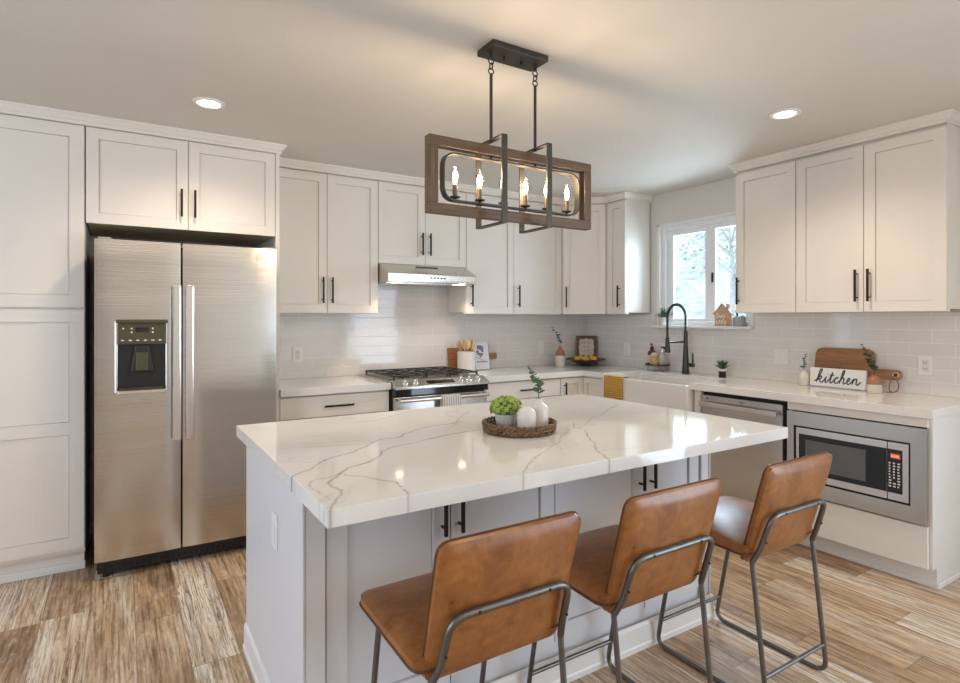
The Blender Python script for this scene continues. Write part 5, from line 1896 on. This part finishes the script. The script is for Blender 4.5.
# two-tone vase at the other end
px, py = -0.178, -2.712
t = thing('bottle_vase', 'terracotta and cream vase with eucalyptus in front of the board handle', 'vase', (px, py, Z), 0, 'vases beside the kitchen sign')
MB().lathe([(0.0, 0), (0.036, 0), (0.0385, 0.003), (0.039, 0.053), (0.0, 0.053)], 26).build('lower_body', 'vase_cream', t, smooth=True, local=True)
MB().lathe([(0.039, 0.0535), (0.0375, 0.070), (0.030, 0.090), (0.016, 0.102), (0.013, 0.110), (0.015, 0.114), (0.011, 0.113), (0.0, 0.095)], 26, caps=False).build('glazed_top', 'terracotta', t, smooth=True, local=True)
sprig(t, (px, py, Z + 0.10), Vector((px, py, Z + 0.29)) - rgt * 0.072, rgt * 0.012, 9, 0.036, 'leaf_dark', 8)
sprig(t, (px, py, Z + 0.10), Vector((px, py, Z + 0.24)) - rgt * 0.030, rgt * 0.012, 8, 0.030, 'leaf_dusty', 12)

# ------------------------------------------------------------------ window sill objects
px, py = -0.025, -1.000
t = thing('sill_plant', 'leafy green plant in a small white pot on the window sill', 'plant', (px, py, SILL))
MB().lathe([(0.0, 0), (0.030, 0), (0.034, 0.004), (0.038, 0.070), (0.034, 0.070), (0.032, 0.062), (0.0, 0.060)], 22).build('pot', 'ceramic_white', t, smooth=True, local=True)
b = MB()
rr = random.Random(21)
for k in range(90):
    a = rr.uniform(0, 2 * PI)
    tl = rr.uniform(0.2, 1.4)
    d = Vector((math.cos(a) * math.cos(tl), math.sin(a) * math.cos(tl), math.sin(tl)))
    o_ = Vector((0, 0, 0.066)) + d * rr.uniform(0.0, 0.062)
    b.leaf(o_, d + Vector((rr.gauss(0, 0.4), rr.gauss(0, 0.4), rr.gauss(0, 0.3))), (rr.gauss(0, 0.4), rr.gauss(0, 0.4), 1), 0.040, 0.013, 0.3, 0.2)
b.build('leaves', 'leaf_green', t, local=True, recalc=False)

t = thing('house_sign', 'small wooden house-shaped sign on the window sill', 'sign', (-0.02, -1.575, SILL))
hz_ = [(1.508, 0.0), (1.645, 0.0), (1.645, 0.100), (1.5765, 0.172), (1.508, 0.100)]
b = MB(SIDE)
b.extr([(u, 0.010, SILL + 0.0005 + z) for u, z in hz_], (0, 0.024, 0))
b.build('house', 'house_wood', t, bevel=0.002)
b = MB(SIDE)
b.extr([(1.494, 0.006, SILL + 0.096), (1.5765, 0.006, SILL + 0.1835), (1.659, 0.006, SILL + 0.096), (1.654, 0.006, SILL + 0.0905), (1.5765, 0.006, SILL + 0.1735), (1.499, 0.006, SILL + 0.0905)], (0, 0.033, 0))
b.build('roof', 'house_wood', t)
MB(SIDE).box(1.610, 1.628, 0.012, 0.032, SILL + 0.138, SILL + 0.172).build('chimney', 'house_wood', t)
b = MB(SIDE)
nf = 0.0352
def scr(pts):
    b.tube(smooth_path([(u, nf, SILL + z) for u, z in pts], 4), 0.0024, 6)
# two short lines of white script
scr([(1.545, 0.095), (1.532, 0.100), (1.528, 0.090), (1.542, 0.080), (1.538, 0.066), (1.524, 0.068)])
scr([(1.552, 0.088), (1.556, 0.070), (1.566, 0.068), (1.570, 0.088), (1.572, 0.070)])
scr([(1.580, 0.088), (1.584, 0.072), (1.594, 0.074), (1.598, 0.090), (1.592, 0.056), (1.582, 0.054)])
scr([(1.532, 0.044), (1.526, 0.030), (1.538, 0.020), (1.548, 0.030), (1.552, 0.044), (1.560, 0.024)])
scr([(1.568, 0.044), (1.580, 0.044), (1.568, 0.022), (1.582, 0.022)])
scr([(1.590, 0.044), (1.594, 0.028), (1.604, 0.030), (1.608, 0.046), (1.602, 0.010), (1.592, 0.008)])
b.build('lettering', 'paint_white', t, smooth=True)

px, py = -0.022, -1.715
t = thing('sill_planter', 'grey stone planter with two dark leaves beside the house sign', 'plant', (px, py, SILL))
MB().lathe([(0.0, 0), (0.040, 0), (0.045, 0.004), (0.048, 0.040), (0.044, 0.068), (0.036, 0.074), (0.033, 0.068), (0.0, 0.066)], 26).build('pot', 'stone_grey', t, smooth=True, local=True)
b = MB()
b.leaf((0.0, 0.02, 0.070), (-0.1, 0.9, 0.45), (0, 0, 1), 0.060, 0.028, 0.3, 0.25)
b.leaf((0.0, -0.01, 0.070), (-0.15, -0.9, 0.35), (0, 0, 1), 0.060, 0.028, 0.3, 0.25)
b.leaf((0.0, 0.01, 0.070), (0.0, 0.35, 0.95), (1, 0, 0), 0.058, 0.020, 0.3, 0.1)
b.leaf((-0.01, 0.0, 0.070), (-0.9, 0.2, 0.4), (0, 0, 1), 0.050, 0.024, 0.3, 0.2)
b.build('leaves', 'leaf_dark', t, local=True, recalc=False)
